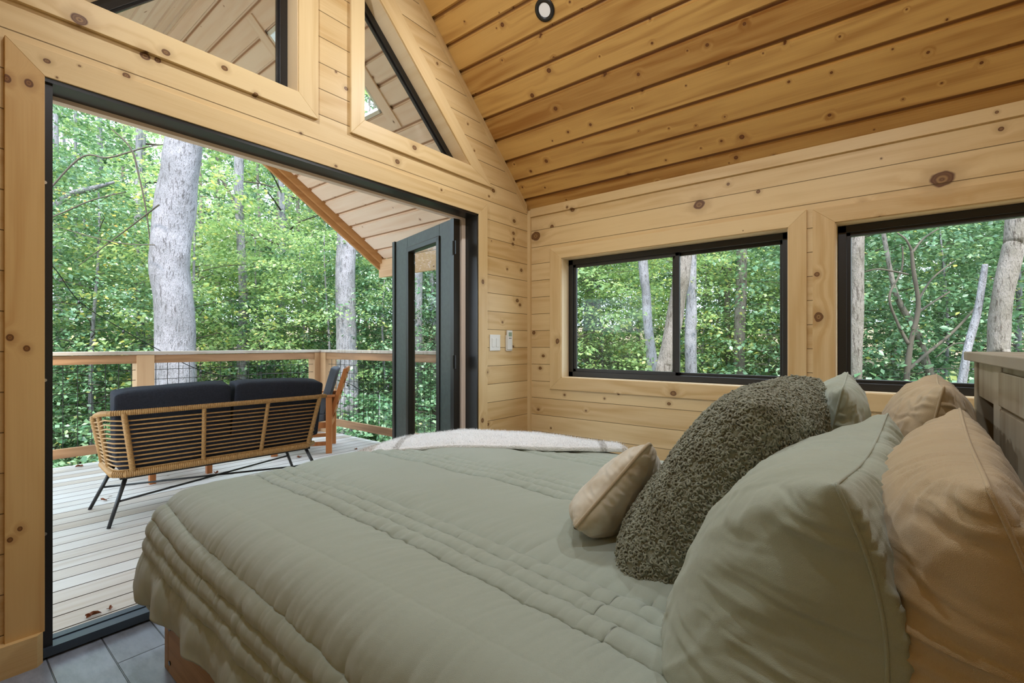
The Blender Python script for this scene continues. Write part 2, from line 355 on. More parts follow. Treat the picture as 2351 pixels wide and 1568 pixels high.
def npmesh(name, v, f, mat, parent=None, smooth=True):
    """v (n,3) array, f (m,k) array"""
    me = bpy.data.meshes.new(name); k = f.shape[1]
    me.vertices.add(len(v)); me.vertices.foreach_set('co', np.asarray(v, np.float32).ravel())
    me.loops.add(f.size); me.loops.foreach_set('vertex_index', f.astype(np.int32).ravel())
    me.polygons.add(len(f)); me.polygons.foreach_set('loop_start', np.arange(0, f.size, k, dtype=np.int32))
    me.update(calc_edges=True); me.validate()
    me.materials.append(M[mat])
    if smooth: me.shade_smooth()
    o = bpy.data.objects.new(name, me); return link(o, parent)
def tag(o, label=None, cat=None, group=None, kind=None):
    if label: o['label'] = label
    if cat: o['category'] = cat
    if group: o['group'] = group
    if kind: o['kind'] = kind
    return o
def empty(name, loc=(0, 0, 0), rz=0., **k):
    o = bpy.data.objects.new(name, None); o.location = loc; o.rotation_euler = (0, 0, rz); COL.objects.link(o)
    o.empty_display_size = .1
    return tag(o, **k) if k else o
def S(o, label=None, cat=None): return tag(o, label, cat, kind='structure')

def vnoise(x, y, seed=0):
    xi, yi = np.floor(x), np.floor(y); fx, fy = x-xi, y-yi
    fx, fy = fx*fx*(3-2*fx), fy*fy*(3-2*fy)
    def h(a, b):
        t = np.sin(a*127.1+b*311.7+seed*74.7)*43758.5453; return t-np.floor(t)
    return (h(xi, yi)*(1-fx)+h(xi+1, yi)*fx)*(1-fy)+(h(xi, yi+1)*(1-fx)+h(xi+1, yi+1)*fx)*fy
def fbm(x, y, seed=0, o=3):
    r = 0; a = .5
    for i in range(o): r = r+a*(vnoise(x*2**i, y*2**i, seed+i*13)-.5); a *= .5
    return r*2
def gridfaces(n, m):
    i = np.arange(n-1)[:, None]; j = np.arange(m-1)[None, :]; a = (i*m+j)
    return np.stack([a, a+m, a+m+1, a+1], -1).reshape(-1, 4)
def gridnormals(P):
    du = np.gradient(P, axis=0); dv = np.gradient(P, axis=1); n = np.cross(du, dv)
    return n/np.maximum(np.linalg.norm(n, axis=-1, keepdims=True), 1e-9)
# ---------------------------------------------------------------- room shell
FL = -.04; DK = -.05
WA = 2.41; WAO = 2.54; WBO = 3.41; BY = -1.1; LXO = LX-.16
GX = 3.174; PX = .1277; sq = math.sqrt(1+SLOPE**2)
OFFS = 3.174*sq-(SLOPE*RZ+SLOPE**2*RX)/sq
for k_, sgn in (('ceilR', 1), ('porchR', 1), ('ceilL', -1), ('porchL', -1)): pass
rzf = lambda x: roof_z(x)
b = MB()
zb = 2.42; xr = RX+(RZ-zb)/SLOPE; xl = 2*RX-xr
b.prism([(LXO, FL), (.281, FL), (.281, 2.083), (2.603, 2.083), (2.603, FL), (WBO, FL), (WBO, rzf(WBO)), (xr, zb), (xl, zb), (LXO, rzf(LXO))], WA, WAO)
b.prism([(2.519, zb), (xr, zb), (1.622, rzf(1.622)), (1.622, 3.29)], WA, WAO)
b.prism([(1.228, zb), (1.622, zb), (1.622, rzf(1.622)), (RX, RZ), (1.228, rzf(1.228))], WA, WAO)
b.prism([(xl, zb), (.361, zb), (1.228, 3.29), (1.228, rzf(1.228))], WA, WAO)
S(b.build('wall_front', 'wallA'), 'pine board wall around the open double doors')
def sidewall(name, x0, x1, wins, mat, y1=None):
    b = MB(); top = 2.30; ys = BY; y1 = y1 or WA
    for (a, c, zl, zh) in wins:
        b.box(x0, x1, ys, a, FL, top); b.box(x0, x1, a, c, FL, zl); b.box(x0, x1, a, c, zh, top); ys = c
    b.box(x0, x1, ys, y1, FL, top); return S(b.build(name, mat))
W1 = (.474, 2.077, .843, 1.809); W2 = (-.95, .241, .843, 1.803)
def clipwall(name, xa, xb, wins, mat):
    b = MB(); ys = BY; s = 1 if xa > RX else -1
    def col(y0, y1, z0, z1):
        if z1 is None: b.prism([(xa, z0), (xb, z0), (xb, rzf(xb)), (xa, rzf(xa))], y0, y1)
        else: b.box(min(xa, xb), max(xa, xb), y0, y1, z0, z1)
    for (a, c, zl, zh) in wins:
        col(ys, a, FL, None); col(a, c, FL, zl); col(a, c, zh, None); ys = c
    col(ys, WA, FL, None); return S(b.build(name, mat))
clipwall('wall_right', WX, WBO, [W2, W1], 'wallB')['label'] = 'pine board wall with the two wide windows'
clipwall('wall_left', LX, LXO, [], 'wallB')['label'] = 'pine board wall left of the doors'
b = MB(); b.prism([(LXO, FL), (WBO, FL), (WBO, rzf(WBO)), (RX, RZ), (LXO, rzf(LXO))], BY-.12, BY); S(b.build('wall_back', 'wallA'), 'pine board wall behind the bed')
b = MB(); b.box(LXO, WBO, BY-.12, 2.44, FL-.08, FL); S(b.build('floor', 'tile'), 'grey blue wood look tile floor')

def slope_boards(name, mat, backmat, side, y0, y1f, xmax, hole=None, nmax=20):
    """channel boards: 27 mm wide grooves 9 mm deep, drawn on the roof slope; boards run along y"""
    b = MB(); bk = MB(); xs = []; k = -3
    while True:
        xg = GX-PX*k
        if xg-PX < RX-.001: break
        xs.append((max(xg-PX, RX), min(xg, xmax))); k += 1
    xs.append((RX, xs[-1][0]))
    nz = Vector((SLOPE, 0, 1)).normalized(); g = .013
    def pt(x, y, o):   # o = offset along the inward normal (down)
        p = Vector((x, y, RZ-SLOPE*(x-RX)))-nz*o
        return (p.x if side > 0 else 2*RX-p.x, p.y, p.z)
    def slab(bb, xa, xb, ya, yb0, yb1, o0, o1):
        v = [pt(xa, ya, o0), pt(xb, ya, o0), pt(xb, yb1, o0), pt(xa, yb0, o0), pt(xa, ya, o1), pt(xb, ya, o1), pt(xb, yb1, o1), pt(xa, yb0, o1)]
        bb.add(v, [(0, 1, 2, 3), (7, 6, 5, 4), (0, 4, 5, 1), (1, 5, 6, 2), (2, 6, 7, 3), (3, 7, 4, 0)])
    for xa, xb in xs:
        if xb-xa < .002: continue
        ga, gb = xa+g, xb-g
        if hole and xa >= hole[0]-.01 and xb <= hole[1]+.01: spans = [(y0, hole[2], hole[2]), (hole[3], y1f(ga), y1f(gb))]
        else: spans = [(y0, y1f(ga), y1f(gb))]
        for ya, yb0, yb1 in spans: slab(b, ga, gb, ya, yb0, yb1, -.020, 0.)
        for ya, yb0, yb1 in spans: slab(b, xa, xb, ya, y1f(xa) if len(spans) == 1 or ya != y0 else yb0, y1f(xb) if len(spans) == 1 or ya != y0 else yb1, -.035, -.019)
    o = b.build(name, mat); return S(o)
yc = lambda x: WA
o = slope_boards('ceiling', 'ceilR', None, 1, BY, yc, 3.262); o['label'] = 'cedar channel board ceiling slope above the windows'
o = slope_boards('ceiling_left', 'ceilL', None, -1, BY, yc, 3.262); o['label'] = 'cedar channel board ceiling slope left of the ridge'
prow = lambda x: 5.538-.475*(x-RX)
HOLE = (1.770, 2.408, 3.31, 3.97)
o = slope_boards('ceiling_porch', 'porchR', None, 1, WAO, prow, 3.40, HOLE); o['label'] = 'pinkish porch ceiling boards with a skylight'
o = slope_boards('ceiling_porch_left', 'porchL', None, -1, WAO, prow, 3.40); o['label'] = 'pinkish porch ceiling boards left of the ridge'
# roof deck above
M['roof'] = plain('dark_metal_roof', (.03, .03, .032), .5)
b = MB(); nz = Vector((SLOPE, 0, 1)).normalized()
def rp(x, y, o, side): 
    p = Vector((x, y, RZ-SLOPE*(x-RX)))+nz*o; return (p.x if side > 0 else 2*RX-p.x, p.y, p.z)
def rslab(quad, side, o0=.032, o1=.14):
    v = [rp(x, y, o0, side) for x, y in quad]+[rp(x, y, o1, side) for x, y in quad]; n = len(quad)
    b.add(v, [tuple(range(n)), tuple(range(2*n-1, n-1, -1))]+[(i, n+i, n+(i+1) % n, (i+1) % n) for i in range(n)])
hx0, hx1, hy0, hy1 = HOLE
rslab([(RX, BY), (3.52, BY), (3.52, hy0), (RX, hy0)], 1); rslab([(RX, hy0), (hx0, hy0), (hx0, hy1), (RX, hy1)], 1)
rslab([(hx1, hy0), (3.52, hy0), (3.52, hy1), (hx1, hy1)], 1); rslab([(RX, hy1), (3.52, hy1), (3.52, prow(3.52)), (RX, prow(RX))], 1)
rslab([(RX, BY), (3.52, BY), (3.52, prow(3.52)), (RX, prow(RX))], -1)
S(b.build('ceiling_roof_deck', 'roof'), 'dark roof over the cabin and porch')
# ridge strips close the boards at the peak
for nm, ya, yb, m in (('trim_34', BY, WA, 'ceilR'), ('trim_35', WAO, prow(RX), 'porchR')):
    b = MB(); b.prism([(RX-.03, RZ-.0335), (RX, RZ-.004), (RX+.03, RZ-.0335), (RX+.03, RZ+.02), (RX-.03, RZ+.02)], ya, yb); S(b.build(nm, m), 'ridge strip of the %s ceiling' % ('cabin' if ya == BY else 'porch'))
# skylight
sk = S(empty('window_5'), 'square skylight in the porch roof')
b = MB()
for q in ([(hx0, hy0), (hx1, hy0), (hx1, hy0+.02), (hx0, hy0+.02)], [(hx0, hy1-.02), (hx1, hy1-.02), (hx1, hy1), (hx0, hy1)], [(hx0, hy0), (hx0+.02, hy0), (hx0+.02, hy1), (hx0, hy1)], [(hx1-.02, hy0), (hx1, hy0), (hx1, hy1), (hx1-.02, hy1)]):
    rslab(q, 1, -.004, .17)
b.build('skylight_frame', 'white', sk)
b = MB(); rslab([(hx0, hy0), (hx1, hy0), (hx1, hy1), (hx0, hy1)], 1, .15, .156); b.build('glass_pane', 'glass', sk)
b = MB(); rslab([(1.66, 3.19), (2.525, 3.19), (2.525, 3.295), (1.66, 3.295)], 1, -.014, -.001); S(b.build('trim_1', 'porchp'), 'flat board below the skylight edge nearest the house')
b = MB(); rslab([(1.66, 3.985), (2.525, 3.985), (2.525, 4.08), (1.66, 4.08)], 1, -.014, -.001); S(b.build('trim_2', 'porchp'), 'flat board along the far edge of the skylight')
# rake boards, eave fascia
for side, nm in ((1, 'right'), (-1, 'left')):
    for i, (off, lo, hi, m) in enumerate(((.012, -.055, .03, 'rake'), (.05, -.105, .15, 'rake'))):
        b = MB(); v = []
        for (x, dy) in ((RX, 0), (3.41, 0)):
            for yy in (0, .034):
                for zz in (lo, hi):
                    z = RZ-SLOPE*(x-RX)+zz*1.35; v.append((x if side > 0 else 2*RX-x, prow(x)+off+yy, z))
        b.add(v, [(0, 1, 3, 2), (4, 6, 7, 5), (0, 4, 5, 1), (2, 3, 7, 6), (0, 2, 6, 4), (1, 5, 7, 3)])
        S(b.build('trim_%d' % (3+i+(0 if side > 0 else 2)), m), ('inner' if i == 0 else 'outer')+' orange rake board on the %s porch gable' % nm)
    b = MB(); xx = (3.37, 3.408) if side > 0 else (2*RX-3.408, 2*RX-3.37)
    b.box(*xx, WAO, prow(3.39)+.08, 1.897, 2.10); S(b.build('trim_%d' % (7 if side > 0 else 8), 'fascia'), 'eave fascia board on the %s side' % nm)
# deck
b = MB(); y = 2.565
while y < 6.12:
    b.box(-.5, 3.42, y-.0675-.001+.0025, y+.0675, DK-.035, DK); y += .14
o = b.build('floor_deck', 'deck'); S(o, 'pale weathered plank deck outside the doors')
b = MB(); b.box(-.5, 3.42, 2.5, 6.12, DK-.30, DK-.06); S(b.build('floor_deck_framing', 'slat'), 'dark joists under the deck')
# exterior cladding sill at the back of the threshold
# ---- door 1 (double door opening)
dr = S(empty('door_1', (1.44, WA, 0)), 'black framed double door opening onto the deck, right leaf swung out')
dr['_abs'] = 1
b = MB(); b.box(.255, .307, 2.412, 2.52, 0, 2.083); b.box(2.590, 2.64, 2.40, 2.52, 0, 2.083); b.box(.281, 2.603, 2.40, 2.52, 2.068, 2.10)
b.build('door_frame', 'black', dr)
b = MB(); b.box(.281, 2.603, 2.40, 2.452, -.03, 0.002); b.box(.281, 2.603, 2.457, 2.495, -.05, .006); b.build('threshold', plain('blue_grey_threshold', srgb(64, 76, 88), .35, .3), dr)
b = MB(); b.box(.281, 2.603, 2.52, 2.56, 2.052, 2.12); b.box(2.555, 2.60, 2.52, 2.56, -.04, 2.052); b.box(.25, .281, 2.52, 2.56, -.04, 2.052); b.build('outer_trim', 'porchp', dr)
# leaf
LE = Vector((2.753-2.49, 3.61-2.54, 0)).normalized(); LN = Vector((LE.y, -LE.x, 0))
def lm(s, t, z): p = Vector((2.49, 2.54, 0))+LE*s+LN*t; return (p.x, p.y, z)
def lbox(b, s0, s1, t0, t1, z0, z1):
    v = [lm(s, t, z) for s in (s0, s1) for t in (t0, t1) for z in (z0, z1)]
    return b.add(v, [(0, 1, 3, 2), (4, 6, 7, 5), (0, 4, 5, 1), (2, 3, 7, 6), (0, 2, 6, 4), (1, 5, 7, 3)])
b = MB(); GS0, GS1, GZ0, GZ1 = .225, .80, .22, 1.95
T = .045
lbox(b, .05, GS0, 0, T, .015, 2.055); lbox(b, GS1, 1.06, 0, T, .015, 2.055); lbox(b, GS0, GS1, 0, T, GZ1, 2.055); lbox(b, GS0, GS1, 0, T, .015, GZ0)
lf = b.build('door_leaf', 'doorgreen', dr, bevel=.003); lf['label'] = 'dark green glazed door leaf swung open'
b = MB(); lbox(b, 0, .05, -.003, T+.003, .012, 2.058); lbox(b, 1.05, 1.10, -.012, T+.012, .012, 2.058); b.build('edge_strip', 'black', lf)
b = MB(); mo = .05
for a in ((GS0-.012, GS0+mo-.012, GZ0-.012, GZ1+.012), (GS1-mo+.012, GS1+.012, GZ0-.012, GZ1+.012), (GS0, GS1, GZ1-.035, GZ1+.012), (GS0, GS1, GZ0-.012, GZ0+.035)):
    lbox(b, a[0], a[1], -.012, T+.012, a[2], a[3])
b.build('glass_molding', 'black', lf, bevel=.006)
b = MB(); lbox(b, GS0+.01, GS1-.01, .018, .026, GZ0, GZ1); b.build('glass_pane', 'glass', lf)
for z in (1.83, .98, .2):
    b = MB(); lbox(b, -.035, .03, -.006, .0, z-.05, z+.05); b.tube([lm(-.006, -.01, z-.05), lm(-.006, -.01, z+.05)], .008); b.build('hinge', 'black', dr)
for z in (1.70, .98, .42):
    b = MB(); b.disc((.285, 2.405, z), 0, .006, (0, -1, 0), .004, 16); b.build('screw_cap', 'steel', dr)
# casings (mitred)
def casing(name, outer, inner, edges, a0, a1, axis, mats, n, label):
    """outer/inner polygons with matching corners; edges = indices to build"""
    for e in edges:
        i, j = e, (e+1) % len(outer)
        b = MB(); b.prism([outer[i], outer[j], inner[j], inner[i]], a0, a1, axis)
        o = b.build('trim_%d' % n, mats[e] if isinstance(mats, dict) else mats, bevel=.0015); S(o, label % ('left', 'top', 'right', 'bottom')[e % 4]); n += 1
    return n
cf0, cf1 = 2.393, WA
n = 11
n = casing('x', [(.184, .07), (.184, 2.182), (2.701, 2.182), (2.701, .07)], [(.284, .07), (.284, 2.083), (2.603, 2.083), (2.603, .07)], (0, 1, 2), cf0, cf1, 'Y', {0: 'tZxd', 1: 'tX', 2: 'tZx'}, n, '%s casing board of the door opening')
# gable windows: right
ro = [(1.533, 2.318), (1.533, 3.545), (2.762, 2.318)]; ri = [(1.622, 2.42), (1.622, 3.29), (2.519, 2.42)]
lo_ = [(1.336, 2.318), (1.336, 3.545), (.118, 2.318)]; li = [(1.228, 2.42), (1.228, 3.29), (.361, 2.42)]
for out, inn, side in ((ro, ri, 'right'), (lo_, li, 'left')):
    for e, m in ((0, 'tZx'), (1, 'tS'), (2, 'tX')):
        i, j = e, (e+1) % 3; b = MB(); b.prism([out[i], out[j], inn[j], inn[i]], cf0, cf1)
        S(b.build('trim_%d' % n, m, bevel=.0015), '%s casing board of the %s gable window' % (('upright', 'sloped', 'bottom')[e], side)); n += 1
    wn = S(empty('window_3' if side == 'right' else 'window_4'), '%s triangular gable window above the doors' % side)
    # liner between the wall face and the frame, then frame, then glass
    c = Vector((sum(p[0] for p in inn)/3, sum(p[1] for p in inn)/3))
    def inset(poly, d):
        P = [Vector(p) for p in poly]; out_ = []
        for i in range(3):
            a, q, r = P[i-1], P[i], P[(i+1) % 3]
            def ln(u, v):
                dd = (v-u).normalized(); nn = Vector((-dd.y, dd.x))
                if nn.dot(c-u) < 0: nn = -nn
                return u+nn*d, dd
            p1, d1 = ln(a, q); p2, d2 = ln(q, r); den = d1.x*d2.y-d1.y*d2.x; t = ((p2-p1).x*d2.y-(p2-p1).y*d2.x)/den
            out_.append(tuple(p1+d1*t))
        return out_
    for nm, i0, i1, ya, yb, m in (('jamb_liner', -.012, .004, cf1-.006, WAO, 'jamb'), ('window_frame', .004, .045, 2.505, WAO+.01, 'blackw'), ('glazing_bead', .04, .056, 2.517, 2.535, 'black')):
        A, Bp = inset(inn, i0), inset(inn, i1); b = MB()
        for i in range(3): b.prism([A[i], A[(i+1) % 3], Bp[(i+1) % 3], Bp[i]], ya, yb)
        b.build(nm, m, wn, bevel=.002 if nm != 'jamb_liner' else 0)
    b = MB(); b.prism(inset(inn, .05), 2.522, 2.528); b.build('glass_pane', 'glass', wn)
# side windows
def side_window(num, W, label, slider, sgn=1, casings=True):
    global n
    y0, y1, z0, z1 = W; X0 = WX if sgn > 0 else LX
    xx = lambda d: X0+sgn*d
    def rng(a, c): return (min(xx(a), xx(c)), max(xx(a), xx(c)))
    wn = S(empty('window_%d' % num), label)
    t = .098
    if casings:
        outer = [(y1+t+.01, z0-t), (y1+t+.01, z1+.09), (y0-t+.003, z1+.09), (y0-t+.003, z0-t)]; inner = [(y1, z0), (y1, z1), (y0, z1), (y0, z0)]
        for e, m in ((0, 'tZy'), (1, 'tY'), (2, 'tZy'), (3, 'tY')):
            i, j = e, (e+1) % 4; b = MB(); b.prism([outer[i], outer[j], inner[j], inner[i]], *rng(-.015, 0.), 'X')
            b.build('casing', m, wn, bevel=.0015)
    b = MB()
    for q in ((y0-.012, y0+.004, z0-.012, z1+.012), (y1-.004, y1+.012, z0-.012, z1+.012), (y0, y1, z0-.012, z0+.004), (y0, y1, z1-.004, z1+.012)):
        b.box(*rng(-.004, .16), *q)
    b.build('jamb_liner', 'jamb', wn)
    y0 += .005; y1 -= .005; z0 += .005; z1 -= .005; fw = .042
    b = MB()
    for q in ((y0, y0+fw, z0, z1), (y1-fw, y1, z0, z1), (y0, y1, z0, z0+fw), (y0, y1, z1-fw, z1)): b.box(*rng(.095, .165), *q)
    b.build('window_frame', 'blackw', wn, bevel=.003)
    def sash(a, c, d0, d1, sw=.03, l=0):
        b = MB(); za, zc = z0+fw-.006, z1-fw+.006
        for q in ((a, a+sw, za, zc), (c-sw, c, za, zc), (a, c, za, za+sw), (a, c, zc-sw, zc)): b.box(*rng(d0, d1), *q)
        o = b.build('sash', 'blackw', wn, bevel=.003)
        b = MB(); b.box(*rng((d0+d1)/2-.003, (d0+d1)/2+.003), a+.02, c-.02, za+.02, zc-.02); b.build('glass_pane', 'glass', o)
    if slider:
        ym = 1.198; sash(ym-.035, y1-fw+.006, .105, .13); sash(y0+fw-.006, ym+.025, .134, .158, .026)
    else: sash(y0+fw-.006, y1-fw+.006, .11, .15, .026)
side_window(1, W1, 'wide sliding window nearest the corner', True)
side_window(2, W2, 'wide fixed window beside the headboard', False)
# corner and crown trims
n = 30
b = MB(); b.box(WX-.022, WX, WA-.03, WA, FL, rzf(WX)); S(b.build('trim_30', 'tZx'), 'narrow upright trim in the room corner')
b = MB(); b.prism([(3.205, rzf(3.205)), (RX, RZ), (RX, RZ-.055), (3.205, rzf(3.205)-.055)], WA-.016, WA); S(b.build('trim_31', 'tS'), 'sloped trim where the door wall meets the ceiling')
b = MB(); b.prism([(2*RX-3.205, rzf(3.205)), (RX, RZ), (RX, RZ-.055), (2*RX-3.205, rzf(3.205)-.055)], WA-.016, WA); S(b.build('trim_32', 'tX'), 'sloped trim left of the ridge on the door wall')
b = MB(); b.box(WX-.018, WX, BY, WA-.03, rzf(WX)-.055, rzf(WX)+.012); S(b.build('trim_33', 'tY'), 'crown board on top of the window wall')
b = MB(); b.prism([(LX, 2.372), (.262, 2.372), (.279, 2.393), (.279, WA), (LX, WA)], FL, .072, 'Z'); S(b.build('baseboard_left', 'tX'), 'pine baseboard left of the doors')
b = MB(); b.box(2.606, WX-.022, 2.385, WA, FL, .072); S(b.build('baseboard_right', 'tX'), 'pine baseboard right of the doors')
b = MB(); b.box(WX-.02, WX, BY, 2.385, FL, .072); S(b.build('baseboard_window', 'tY'), 'pine baseboard under the windows')

# ---- recessed lamps: one in view, three unseen ones added for even fill
def downlight(x, y, side, label):
    xx = x if side > 0 else 2*RX-x
    nrm = Vector((-SLOPE*side, 0, -1)).normalized(); c = Vector((xx, y, roof_z(xx)))
    t = empty('recessed_light', tuple(c), label=label, cat='light', group='recessed ceiling lights')
    b = MB(); b.disc(tuple(nrm*.001), .0385, .062, nrm, .007); b.build('trim_ring', 'black', t, True)
    b = MB(); b.disc(tuple(nrm*.0005), 0, .0395, nrm, .004); b.build('lens', 'diffuser', t)
    a = area('fill_lamp', tuple(c+nrm*.012), .08, 13.0, (.90, .95, 1)); a.rotation_euler = (-nrm).to_track_quat('Z', 'Y').to_euler()  # area light at each fixture adds even fill to the room
for x, y, s_, lb in ((2.337, 1.613, 1, 'round recessed ceiling light with black ring on the cedar slope'), (2.337, .2, 1, 'unseen recessed light above the bed head, added for even fill'), (2.337, 1.613, -1, 'unseen recessed light left of the ridge, added for even fill'), (2.337, .2, -1, 'unseen recessed light at the back left, added for even fill')):
    downlight(x, y, s_, lb)
# ---- switch plate and remote
t = empty('light_switch', (2.802, WA, 1.124), label='white double rocker light switch on the pine wall beside the door', cat='switch')
b = MB(); b.box(-.062, .062, -.007, 0, -.063, .063); b.build('switch_plate', 'white', t, bevel=.003)
for x in (-.027, .027):
    b = MB(); b.box(x-.015, x+.015, -.011, -.006, -.034, .034); b.build('rocker', 'white', t, bevel=.002)
t = empty('remote_control', (2.969, WA, 1.14), label='white remote control with small screen in its wall holder', cat='remote control')
b = MB(); b.box(-.036, .036, -.014, 0, -.082, .045); b.build('holder', 'white', t, bevel=.004)
b = MB(); b.box(-.031, .031, -.022, -.006, -.072, .084); b.build('handset', 'white', t, bevel=.004)
b = MB(); b.box(-.020, .020, -.0235, -.021, .035, .068); b.build('screen', 'lcd', t)
b = MB(); b.disc((-.008, -.0225, .02), 0, .005, (0, -1, 0), .002, 12); b.disc((.008, -.0225, .02), 0, .005, (0, -1, 0), .002, 12); b.build('button', 'greyp', t)
# ---------------------------------------------------------------- bed
BF = 2.02; BX0, BX1 = .545, 2.06
bed = empty('bed', (1.3, .9, FL), label='wooden bed with rustic plank headboard under a sage green comforter', cat='bed'); bed['_abs'] = 1
b = MB(); b.box(BX0, BX0+.04, -.21, BF-.04, FL, .27); b.build('side_rail', 'bedwood', bed, bevel=.003)
b = MB(); b.box(BX1-.04, BX1, -.21, BF-.04, FL, .27); b.build('side_rail', 'bedwood', bed, bevel=.003)
b = MB(); b.box(BX0, BX1, BF-.04, BF, FL, .27); b.build('footboard', 'bedwood', bed, bevel=.003)
for z in (.12, .0):
    b = MB(); b.disc((BX0, BF-.06, z), 0, .008, (-1, 0, 0), .003, 12); b.build('bolt', 'black', bed)
b = MB(); b.box(BX0+.04, BX1-.04, -.2, BF-.04, .18, .27); b.build('slat_platform', 'slat', bed)
# headboard: shelf box with thick cap
HY = -.21
hb = MB(); hb.box(.55, 1.62, HY-.02, HY, FL, 1.058); hb = hb.build('headboard', 'head', bed, bevel=.002)
b = MB(); b.box(.45, 2.115, HY-.22, HY+.022, 1.060, 1.087); b.build('cap', 'headX', hb, bevel=.003)
b = MB(); b.box(1.60, 1.70, HY-.02, HY+.004, FL, 1.06); b.build('post', 'head', hb, bevel=.002)
b = MB(); b.box(1.70, 2.0, HY-.018, HY, .955, 1.06); b.build('panel', 'head', hb, bevel=.002)
b = MB(); b.box(1.985, 2.03, HY-.22, HY+.006, FL, 1.06); b.build('post', 'head', hb, bevel=.002)
b = MB(); b.box(.56, 1.60, HY-.0, HY+.008, .965, 1.045); b.build('panel', 'head', hb, bevel=.002)
b = MB(); b.box(.56, 1.60, HY-.0, HY+.006, .3, .957); b.build('panel', 'head', hb, bevel=.002)
b = MB(); b.box(.55, 2.0, HY-.22, HY-.20, FL, 1.06); b.box(1.7, 2.0, HY-.2, HY-.02, .66, .68); b.build('back_panel', 'bedwood', hb)
# mattress
b = MB(); b.box(BX0+.03, BX1-.03, -.19, 1.97, .271, .535)
mt = b.build('mattress', 'sheet', None, bevel=.05); mt.modifiers['bevel'].segments = 4; tag(mt, 'mattress with dark sage sheet showing between the pillows', 'mattress')

# comforter: a sheet laid over the mattress, rounded at edge and corner, with stitched channels
def duvet():
    top = .572; r = .115; x0, x1, y1 = .61, 2.0, 1.925; yA = .10
    La = .36; st = .0046
    a = np.arange(-La, (x1-x0)+.30, st); bb = np.arange(yA, y1+.44, st)
    A, Bv = np.meshgrid(a, bb, indexing='ij'); W_ = x1-x0
    da = np.maximum(0, -A); db2 = np.maximum(0, Bv-y1); dc = np.maximum(0, A-W_)
    side = np.where(dc > 0, 1., -1.); dd = np.maximum(da, dc)
    rho = np.hypot(dd, db2); cx = np.where(rho > 0, dd/np.maximum(rho, 1e-9), 0); cy = np.where(rho > 0, db2/np.maximum(rho, 1e-9), 0)
    q = r*math.pi/2; th = np.minimum(rho/r, math.pi/2); ex = np.maximum(0, rho-q)
    # shorten the hem at the corner
    ex = ex*(1-.30*np.clip(4*cx*cx*cy*cy, 0, 1))
    h = r*np.sin(th)+ex*.05; d = r*(1-np.cos(th))+ex*.99
    h = h+.010*np.sin(np.clip(ex, 0, .2)/.2*math.pi)
    X_ = x0+np.clip(A, 0, W_)+h*cx*side; Y_ = np.minimum(Bv, y1)+h*cy
    Z_ = top-d
    # body: crown in the middle, dips towards foot
    Z_ = Z_+.030*np.sin(np.clip(A/W_, 0, 1)*math.pi)**.7*np.clip((2.1-Bv)/.6, .3, 1)
    Z_ = Z_+.012*fbm(A*2.2+3, Bv*2.2, 5)*np.clip(1-rho/.1, .4, 1)
    # wavy hem / vertical folds on the drops
    fold = np.clip((rho-.14)/.22, 0, 1)**1.8
    ang = np.where(dd > db2, Bv*1.0, A*1.0)+np.arctan2(cy, cx)*.35
    wv = .013*np.sin(ang*23+3*fbm(A*3, Bv*3, 9))+.012*fbm(A*9, Bv*9, 11)
    X_ = X_+wv*fold*cx*side; Y_ = Y_+wv*fold*cy
    P = np.stack([X_, Y_, Z_], -1); N = gridnormals(P)
    if N[len(a)//2, len(bb)//2, 2] < 0: N = -N
    # channels
    ash = A+x0-(.062*(np.minimum(Bv, 2.2)-1.2))+.006*np.sin(Bv*5)
    off = np.zeros_like(A); seam = np.full_like(A, 9.)
    for c in (.415, .858, 1.372, 1.83):
        for k in range(4):
            s = c-.0705+.047*k; seam = np.minimum(seam, np.abs(ash-s))
        inside = np.abs(ash-c) < .0705
        u = ((ash-(c-.0705))/.047) % 1.
        off = np.where(inside, .015*np.abs(np.sin(np.pi*u))**.6, off)
    notin = seam > 0
    puff = np.zeros_like(A)
    for c0, c1 in ((-9., .415-.0705), (.415+.0705, .858-.0705), (.858+.0705, 1.372-.0705), (1.372+.0705, 1.83-.0705), (1.83+.0705, 9)):
        m = (ash > c0) & (ash < c1)
        e = np.minimum(ash-c0, c1-ash); puff = np.where(m, .020*(1-np.exp(-np.clip(e, 0, 1)/.035)), puff)
    off = off+puff
    # puckers running across each seam
    pk = fbm(Bv*75+ash*14, ash*14, 3, 2)*1.0+.7*fbm(Bv*34-ash*20, ash*8, 4, 2)
    nr = np.exp(-(seam/.030)**1.3)
    off = off+pk*.0050*nr*np.clip(seam/.006, .0, 1)
    rip = fbm(Bv*38+ash*12*np.sin(Bv*2), ash*4, 21, 3)
    off = off+rip*.0058*np.exp(-(seam/.11)**1.5)*(1-.3*nr)
    off = off+.003*fbm(A*7+Bv*4, Bv*11, 31)*(.35+fold)
    # gathers at the rounded foot/near edge
    edge = np.exp(-((rho-.17)/.12)**2)
    off = off+edge*.004*fbm(np.where(dd > db2, Bv, A)*42, rho*5, 41, 2)
    P = P+N*off[..., None]
    v = P.reshape(-1, 3); f = gridfaces(len(a), len(bb))
    if True: f = f[:, ::-1]
    o = npmesh('comforter', v, f, 'duvet'); md = o.modifiers.new('s', 'SOLIDIFY'); md.thickness = .014; md.offset = -1
    return tag(o, 'sage green comforter with rows of stitched channels spread over the bed', 'comforter')
duvet()

